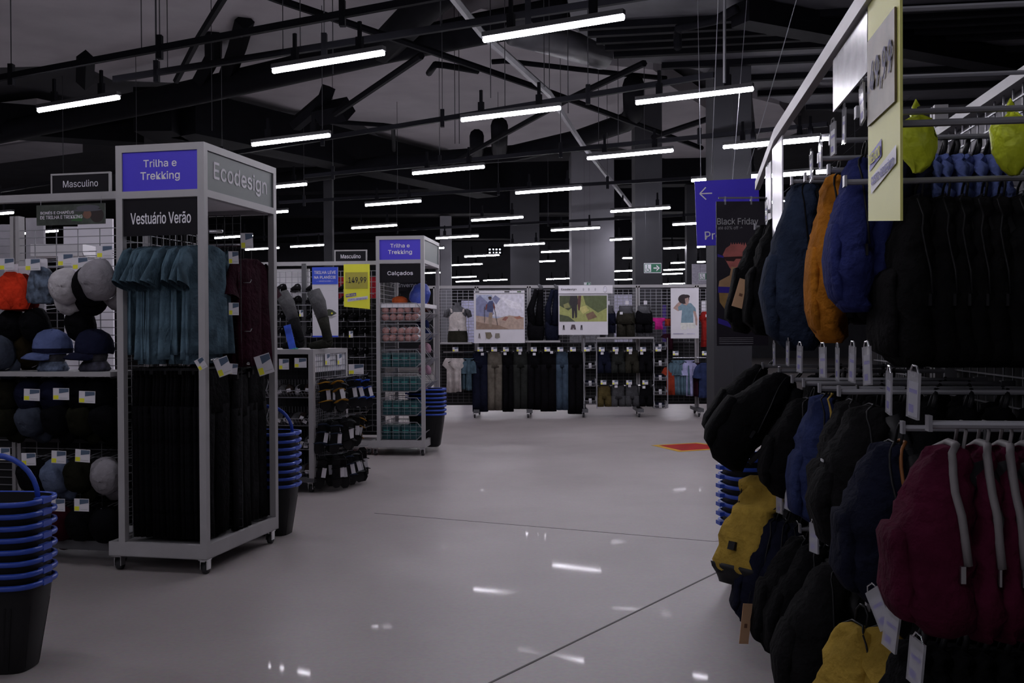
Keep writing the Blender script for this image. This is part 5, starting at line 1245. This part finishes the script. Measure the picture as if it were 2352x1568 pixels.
for i in range(4): (x0, z0), (x1, z1) = q(1652, 777+i*4.3), q(1730, 776+i*4.3); mb.box(x0, x1, -.002, 0, z1, z1+.002)
part('fine_print', mb, inkg, bf)['kind'] = 'stuff'
rd = q(1658, 456)
part('hanging_rod', MB().sweep([(rd[0]-.02, .004, h+.022), (W+.25, .004, h+.022)], .006, 6), wire, bf)
part('rod_clip', MB().box(q(1664, 0)[0]-.005, q(1664, 0)[0]+.005, -.004, .012, h-.02, h+.03), clear, bf); part('rod_clip', MB().box(q(1724, 0)[0]-.005, q(1724, 0)[0]+.005, -.004, .012, h-.02, h+.03), clear, bf)
p = G(1645, 992, 0)
t = thing('fire_extinguisher', 'small red fire extinguisher standing at the foot of the column', 'extinguisher', p+Vector((.02, .25, 0)), 0)
part('cylinder', MB().lathe([(.07, 0), (.075, .02), (.075, .2), (.055, .26), (.02, .29), (.02, .31)], 16), mat('extinguisher_red', (.6, .03, .02), .25), t, smooth=True)
part('label_band', MB().lathe([(.0765, .07), (.0765, .15)], 16), paper, t); part('valve', MB().box(-.05, .03, -.012, .012, .31, .335).box(-.012, .012, -.012, .012, .30, .36), black, t); part('hose', MB().sweep([(.03, 0, .32), (.09, 0, .28), (.095, 0, .12)], .01, 6), rubber, t, smooth=True)
q4 = [G(1496, 1022, .003), G(1600, 1016, .003), G(1700, 1028, .003), G(1560, 1037, .003)]
fm = thing('floor_marking', 'red floor square with a yellow border before the column', 'marking', (0, 0, 0))
cxx = sum(q4, Vector())/4
part('yellow_border', MB().box(0, 0, 0, 0, 0, 0) if False else (lambda m_: (m_.add([v for v in q4]+[v+Vector((0, 0, -.002)) for v in q4], [(3, 2, 1, 0), (4, 5, 6, 7), (0, 1, 5, 4), (1, 2, 6, 5), (2, 3, 7, 6), (3, 0, 4, 7)]), m_)[1])(MB()), mat('floor_yellow', (.6, .36, .04), .6, spec=.1), fm)
qi = [cxx+(v-cxx)*.80+Vector((0, 0, .0012)) for v in q4]
m_ = MB(); m_.add(qi, [(3, 2, 1, 0)]); part('red_square', m_, mat('floor_red', (.36, .012, .014), .6, spec=.1), fm)
# ================================================================== rack F: backpacks on the right
F = Fr(Vector((.584, 0, 0)), -math.atan(.138)); ARF = F.rz-PI/2      # bags face the aisle
SX = .78
def fy(Z): return Z/math.cos(F.rz) if False else Z*1.0
gf = thing('backpack_gondola', 'long grey gondola with hanging arms for backpacks on the right', 'display stand', F.w(0, 0, 0), F.rz)
for y in (1.2, 2.25, 3.55, 4.75, 6.1):
    part('upright', MB().box(SX-.03, SX+.03, y-.04, y-.01, .1, 2.55).box(SX-.03, SX+.03, y+.01, y+.04, .1, 2.55).box(SX-.015, SX+.02, y-.02, y+.02, .1, 2.5), steel, gf)
    part('foot', MB().box(.25, SX+.4, y-.04, y+.04, .09, .15), steeld, gf); add_caster(gf, .30, y, .1); add_caster(gf, SX+.35, y, .1)
part('top_bar', MB().box(SX-.03, SX+.03, 1.2, 6.1, 2.40, 2.44), steel, gf)
mb = MB()
for i in range(50): y = 1.25+i*.0985; mb.box(SX-.003, SX+.003, y-.003, y+.003, .3, 2.4)
for i in range(38): z = .3+i*.057; mb.box(SX-.009, SX-.003, 1.2, 6.1, z-.003, z+.003)
part('grid_panel', mb, wire, gf)
part('top_board', MB().box(SX+.03, SX+.045, 2.3, 6.0, 2.0, 2.40), mat('grey_top_board', (.3, .29, .32), .5, .1), gf)
part('back_board', MB().box(SX+.012, SX+.02, 1.2, 6.1, .15, 2.0), mat('black_back_panel', (.012, .012, .014), .7), gf)
def arm(y, z, r=.009, x0=.02, m=None):
    part('hanging_arm', MB().sweep([(x0, y, z), (SX, y, z)], r, 8).box(x0-.008, x0, y-.014, y+.014, z-.014, z+.02).box(SX-.05, SX, y-.012, y+.012, z-.05, z+.012), m or wire, gf, smooth=False)
ZUP = [(2.40, 2.00), (2.83, 2.12), (3.0, 1.95), (3.23, 2.12), (3.27, 2.03), (3.45, 2.10), (3.75, 2.08), (4.1, 2.12), (4.5, 2.08), (4.95, 2.10), (5.5, 2.08)]
ZMID = [(2.11, 1.30), (2.65, 1.24), (3.1, 1.31), (3.45, 1.30), (3.8, 1.30), (4.1, 1.30), (4.5, 1.32), (5.15, 1.32)]
ZLOW = [(2.2, .66), (2.7, .75), (3.3, .80), (3.9, .72), (4.4, .72), (5.0, .76)]
for y, z in ZUP+ZMID+ZLOW: arm(y, z, x0=.10 if y == 2.65 else .02)
# the sign rail over the arm tips
rl = thing('sign_rail', 'pale grey sign rail over the backpack rack, bent at its far end', 'rail', F.w(0, 0, 0), F.rz)
part('rail_channel', MB().beam((0, 1.3, 2.38), (0, 4.43, 2.38), .028, .05), steel, rl)
part('rail_channel', MB().beam((0, 4.43, 2.38), (.085, 6.0, 2.38), .028, .05), steel, rl)
part('rail_slots', MB().box(-.0145, -.0141, 1.6, 1.9, 2.365, 2.37), black, rl)
for y in (3.5, 2.75): part('support_arm', MB().sweep([(0, y, 2.385), (SX, y, 2.385)], .008, 6), wire, rl)
def rail_sign(name, label, y0, y1, z0, z1, face, draw=None, x=-.0):
    """y0 = far edge; local x to the right as seen from the aisle"""
    o = thing(name, label, 'sign', F.w(x, (y0+y1)/2, z0), 0, None, (0, 0, F.rz-PI/2))
    return o, (y0-y1)/2, z1-z0
o, W, h = rail_sign('price_sign', 'large pale yellow price sign reading 49,99 hanging over the backpacks', 2.61, 2.28, 1.79, 2.40, yel2)
price_sign('', o, W, h, '49,99', mat('smoky_pocket', (.15, .115, .07), .45, .35, 9, spec=.3), mat('pocket_ink', (.12, .11, .2), .6), yel2, mat('pocket_ink', (.12, .11, .2), .6))
o, W, h = rail_sign('hanging_sign', 'grey-white photo sign hanging left of the pale yellow price sign', 3.10, 2.62, 2.185, 2.345, white)
part('sign_board', MB().box(-W, W, 0, .006, 0, h), mat('mottled_photo_print', (.42, .42, .46), .25, .45, 14, spec=.7), o)
part('sign_hook', MB().sweep([(-W*.95, .003, h-.01), (-W*.95, .003, h+.03)], .002, 4).sweep([(W*.9, .003, h-.01), (W*.9, .003, h+.03)], .002, 4), wire, o)
o, W, h = rail_sign('hanging_sign', 'tall white banner seen edge-on under the rail, right of the Black Friday banner', 4.60, 4.27, 1.55, 2.345, white)
part('sign_board', MB().box(-W, W, 0, .006, 0, h), mat('white_glossy_print', (.6, .6, .66), .25, .08, 5, spec=.7), o); part('printed_block', MB().box(-W*.6, W*.5, -.001, 0, h*.1, h*.3), pcol(80, 84, 120), o)
o, W, h = rail_sign('hanging_sign', 'short white banner seen edge-on at the far rail bend', 5.12, 4.90, 2.03, 2.345, white, x=.03)
part('sign_board', MB().box(-W, W, 0, .006, 0, h), mat('white_glossy_print', (.6, .6, .66), .25, .08, 5, spec=.7), o); part('sign_clip', MB().box(-.02, .02, -.004, .01, h-.01, h+.02), clear, o)
# ticket holders at the arm tips
tproto = []
def ticket(label, y, z, x=.0, tilt=0, h=.085, w_=.045, yaw=0):
    p = F.w(x, y, z); rt_ = (0, tilt, ARF+yaw)
    if not tproto:
        t = thing('ticket_holder', label, 'price tag', p, 0, 'clear ticket holders on the rack arms', rt_)
        part('plastic_sleeve', MB().box(-w_/2-.004, w_/2+.004, -.003, .003, -h-.004, .012), clear, t)
        part('ticket', MB().box(-w_/2, w_/2, -.001, .001, -h, -.01), mat('ticket_paper', (.38, .38, .44), .3), t)
        part('ticket_print', MB().box(-w_*.4, w_*.1, -.0016, -.001, -h*.9, -h*.7).box(-w_*.4, w_*.4, -.0016, -.001, -h*.4, -h*.3), mat('violet_strip', (.10, .07, .45), .5), t)
        part('hook_end', MB().sweep([(-.02, 0, .01), (-.01, 0, .025), (.01, 0, .025), (.02, 0, .01)], .0025, 5), chrome, t)
        tproto.append(t)
    else: dup(tproto[0], p, rt_, label, 'clear ticket holders on the rack arms')
for i, (px, y1, y0) in enumerate([(1985, 215, 300), (1944, 266, 336), (1918, 298, 365), (1889, 336, 393), (1867, 365, 420), (1787, 470, 525)]):
    Z = .584/((px-1176)/2250-.138) if px > 1800 else 4.75
    z = 1.5+(762-y1)*Z/2250
    ticket('clear ticket holder on the upper arms, %s from the near end' % ORD[i], Z, z, -.01, R.uniform(-.15, .1), yaw=R.uniform(-.1, .2))
for i, (px, y1) in enumerate([(2105, 868), (2047, 866), (1995, 808), (1962, 806), (1927, 808), (1893, 806), (1840, 802), (1812, 790), (1780, 795)]):
    Z = .584/((px-1176)/2250-.138); z = 1.5-(y1-762)*Z/2250
    ticket('clear ticket holder on the middle arms, %s from the near end' % ORD[i], Z, z, -.01, R.uniform(-.1, .1), yaw=R.uniform(-.05, .22))
for i, (px, y1, tl) in enumerate([(2112, 1480, .15), (2056, 1408, .2), (2010, 1362, -.6), (1872, 1208, 0), (1792, 1130, 0), (1815, 1120, .1)]):
    Z = .584/((px-1176)/2250-.138); z = 1.5-(y1-762)*Z/2250
    ticket('clear ticket holder on the lowest arms, %s from the near end' % ORD[i], Z, z, -.01, tl, yaw=R.uniform(.1, .5))
# bags --------------------------------------------------------------
bm = {'maroon': fab('maroon_canvas', (.125, .014, .045)), 'navy': fab('navy_canvas', (.028, .032, .07)), 'black': fab('black_canvas', (.018, .018, .021)), 'dgrey': fab('dark_grey_canvas', (.038, .037, .040)),
      'blue': fab('blue_canvas', (.05, .07, .20)), 'orange': fab('amber_canvas', (.52, .19, .02)), 'yellow': fab('mustard_canvas', (.50, .33, .06)), 'petrol': fab('petrol_canvas', (.045, .065, .12)), 'royal': fab('royal_canvas', (.05, .065, .26))}
zipg = mat('grey_zip_tape', (.20, .185, .19), .6, .05); zipo = mat('orange_piping', (.22, .08, .02), .6)
def bag(label, c_, px, py, Z, w_, d, h, tilt=0, yaw=0, group=None, name='backpack', roll=0, **kw):
    p = at(px, py, Z)
    t = thing(name, label, 'backpack', p, 0, group, (-tilt, roll, ARF+yaw)); sack_parts(t, bm[c_], w_, d, h, **kw); return t
# middle level
first = bag('maroon small backpack with pale zip tape, front one of its arm', 'maroon', 2222, 975, 2.11, .26, .16, .40, zipm=zipg, seed=1, group='maroon backpacks')
m2 = None
for k in range(6):
    p = at(2222+52*(k+1), 975+1.5*k, 2.11); lab = 'maroon small backpack with pale zip tape, %s behind the front one' % ORD[k]
    if m2 is None:
        m2 = thing('backpack', lab, 'backpack', p, 0, 'maroon backpacks', (0, 0, ARF)); sack_parts(m2, bm['maroon'], .26, .075, .41, zipm=zipg, seed=3, pocket=False)
    else: dup(m2, p, (0, 0, ARF+R.uniform(-.06, .06)), lab, 'maroon backpacks')
bag('dark navy backpack with orange piping left of the maroon ones', 'navy', 2078, 978, 2.65, .27, .17, .43, mtrim=zipo, seed=4)
b1 = bag('dark grey backpack with a small pale logo patch in the middle row', 'dgrey', 2032, 898, 3.08, .29, .20, .47, logo=True, seed=5)
bag('blue-topped backpack with a yellow strap in the middle row', 'blue', 1912, 880, 3.8, .27, .15, .5, seed=6, mtrim=mat('mustard_web', (.5, .33, .06), .7))
bag('dark grey backpack behind the blue-topped one', 'dgrey', 1975, 890, 3.4, .28, .15, .48, seed=15)
bag('big black rounded backpack leaning out above the blue baskets', 'black', 1846, 858, 4.45, .32, .21, .50, tilt=rad(33), seed=7)
bag('black backpack leaning far out beside the column foot', 'black', 1778, 832, 5.15, .30, .15, .48, tilt=rad(31), seed=8)
bag('black backpack with hanging cords under the leaning one', 'black', 1876, 895, 4.1, .3, .16, .42, tilt=rad(10), seed=9)
# upper level
bag('petrol blue hiking backpack with a grey side in the upper row', 'petrol', 1876, 395, 4.1, .30, .20, .70, seed=10, mdark=bm['dgrey'])
bag('amber orange backpack in the upper row', 'orange', 1936, 372, 3.5, .27, .115, .60, seed=11)
bag('royal blue backpack left of the pale yellow price sign', 'royal', 1996, 330, 3.12, .27, .12, .49, seed=12)
for k in range(3):
    t = bag('dark royal blue backpack, %s behind the royal blue one' % ORD[k], 'royal' if k == 0 else 'navy', 2040+45*k, 335, 3.14, .27, .09, .47, seed=13+k, simple=True)
bk = None
for k in range(7):
    p = at(2122+[0, 62, 105, 150, 190, 235, 280][k], 418, 3.0); lab = 'black backpack, %s from the price sign in the upper right row' % ORD[k]
    rt_ = (0, 0, ARF+R.uniform(-.12, .12))
    if bk is None:
        bk = thing('backpack', lab, 'backpack', p, 0, 'black backpacks at the upper right', rt_); sack_parts(bk, bm['dgrey'], .30, .13, .52, seed=20)
    else: dup(bk, p, rt_, lab, 'black backpacks at the upper right')
bag('slim black backpack before the Black Friday banner', 'black', 1778, 500, 4.9, .3, .13, .55, tilt=rad(12), seed=21)
bag('second slim black backpack, right before the banner edge', 'black', 1800, 480, 4.65, .3, .12, .56, tilt=rad(6), seed=22)
# lower level
bag('mustard roll-top backpack with a dark base leaning over the aisle', 'yellow', 1768, 1098, 4.5, .26, .15, .46, tilt=rad(20), yaw=.8, rolltop=True, seed=23, pocket=False)
for k in range(3): bag('dark navy slim backpack, %s from the left under the mustard one' % ORD[k], 'navy', 1795+26*k, 1170+5*k, 4.35-.04*k, .29, .11, .47, tilt=rad(14-3*k), seed=24+k, group='navy slim backpacks')
for k in range(2): bag('black backpack with thin cords, %s of two in the low row' % ORD[k], 'black', 1870+35*k, 1215+15*k, 3.85-.15*k, .3, .15, .46, tilt=rad(12), seed=28+k)
bag('large dark grey backpack near the floor in the low row', 'dgrey', 1952, 1270, 3.3, .32, .19, .50, tilt=rad(6), seed=30)
bag('mustard backpack at the bottom edge, the left one', 'yellow', 1990, 1395, 2.68, .26, .13, .46, seed=31, yaw=.3)
bag('mustard backpack at the bottom edge, the right one', 'yellow', 2056, 1405, 2.60, .26, .12, .46, seed=32, yaw=.3)
# black bags further in on the arms, filling the rack
fill = thing('backpack', 'x', 'backpack'); sack_parts(fill, bm['black'], .30, .12, .50, seed=40, simple=True); used = False
nmL = {0: 'upper', 1: 'middle', 2: 'lowest'}
for lv, (lst, zoff, ks) in enumerate(((ZUP, 0, range(2, 7)), (ZMID, 0, range(2, 6)), (ZLOW, 0, range(1, 6)))):
    for ai, (y, z) in enumerate(lst):
        if lv == 0 and y < 3.7: continue
        if lv == 1 and y < 2.3: continue
        for k in ks:
            p = F.w(.10+.105*k, y, z); lab = 'plain black backpack, %s along the %s arm of the %s level' % (ORD[k], ORD[ai], nmL[lv])
            rt_ = (0, 0, ARF+R.uniform(-.1, .1)); sc_ = (1, 1, 1 if lv < 2 else (1.05 if z > .7 else .95))
            if not used: used = True; fill.location = p; fill.rotation_euler = rt_; fill['label'] = lab; fill['group'] = 'plain black backpacks inside the rack'
            else: dup(fill, p, rt_, lab, 'plain black backpacks inside the rack', sc_)
# extra black bags in the near bottom-right corner
for k in range(6):
    p = at(2130+48*k, 1440+4*k, 2.3); dup(fill, p, (0, 0, ARF+R.uniform(-.1, .1)), 'plain black backpack, %s from the left in the bottom right corner' % ORD[k], 'plain black backpacks inside the rack', (1, 1, .9))
# lime pouches and blue bags on the top arms
lime = mat('lime_ripstop', (.78, .90, .04), .42, .12, 14, bump=.8, bscale=16)
def pouch(label, px, py, Z, w_, h, seed):
    r = random.Random(seed); p = at(px, py, Z)
    t = thing('dry_pouch', label, 'pouch', p, F.rz)
    rs = []
    for s, k in ((0, .2), (.05, .32), (.12, .75), (.25, .95), (.45, 1.0), (.62, 1.0), (.78, .8), (.9, .5), (1, .22)):
        rs.append(superring(r.uniform(-.006, .006)+.01*s, 0, -.03-h*s, w_/2*k, .035*k+.006, 20, .9, lambda a, x, s=s: .006*math.sin(a*5+s*12)+.004*math.sin(a*9+s*30)))
    part('pouch_body', MB().rings(rs, 20), lime, t, smooth=True)
    part('loop', MB().sweep([(0, 0, -.035), (-.004, 0, -.01), (0, 0, .006), (.006, 0, -.01)], (.007), 6), lime, t, smooth=True)
pouch('crumpled lime pouch right of the pale yellow price sign', 2103, 237, 2.83, .105, .17, 1)
pouch('second crumpled lime pouch at the right edge', 2320, 235, 2.83, .115, .18, 2)
bb = None
for k in range(7):
    p = at(2150+26*k, 322, 3.15); lab = 'blue bag with a black loop, %s of those behind the lime pouches' % ORD[k]
    if bb is None: bb = thing('backpack', lab, 'backpack', p, 0, 'blue bags on the upper arms', (0, 0, ARF)); sack_parts(bb, fab('denim_blue_canvas', (.15, .2, .5)), .22, .05, .32, seed=50, simple=True)
    else: dup(bb, p, (0, 0, ARF+R.uniform(-.2, .2)), lab, 'blue bags on the upper arms')
# kraft tickets
def kraft_tag(label, px, py, Z, w_, h, roll, yaw=0):
    t = thing('kraft_ticket', label, 'price tag', at(px, py, Z), 0, None, (0, roll, yaw))
    part('ticket', MB().box(-w_/2, w_/2, 0, .002, -h, 0), kraft, t); part('print_mark', MB().box(-w_*.15, w_*.15, -.001, 0, -h*.6, -h*.5), mat('kraft_print', (.2, .1, .06), .6), t); part('string', MB().sweep([(0, 0, 0), (.005, 0, .05)], .0012, 4), black, t)
kraft_tag('pale kraft ticket hanging before the Black Friday banner', 1712, 642, 4.75, .055, .14, rad(17))
kraft_tag('wide kraft ticket right beside the pale one', 1755, 650, 4.7, .075, .15, rad(22))
kraft_tag('long kraft ticket hanging under the navy slim backpacks', 1718, 1386, 3.9, .042, .16, rad(7), .3)
kraft_tag('narrow beige ticket strip between the two leaning black backpacks', 1764, 892, 4.75, .03, .19, rad(28), .2)
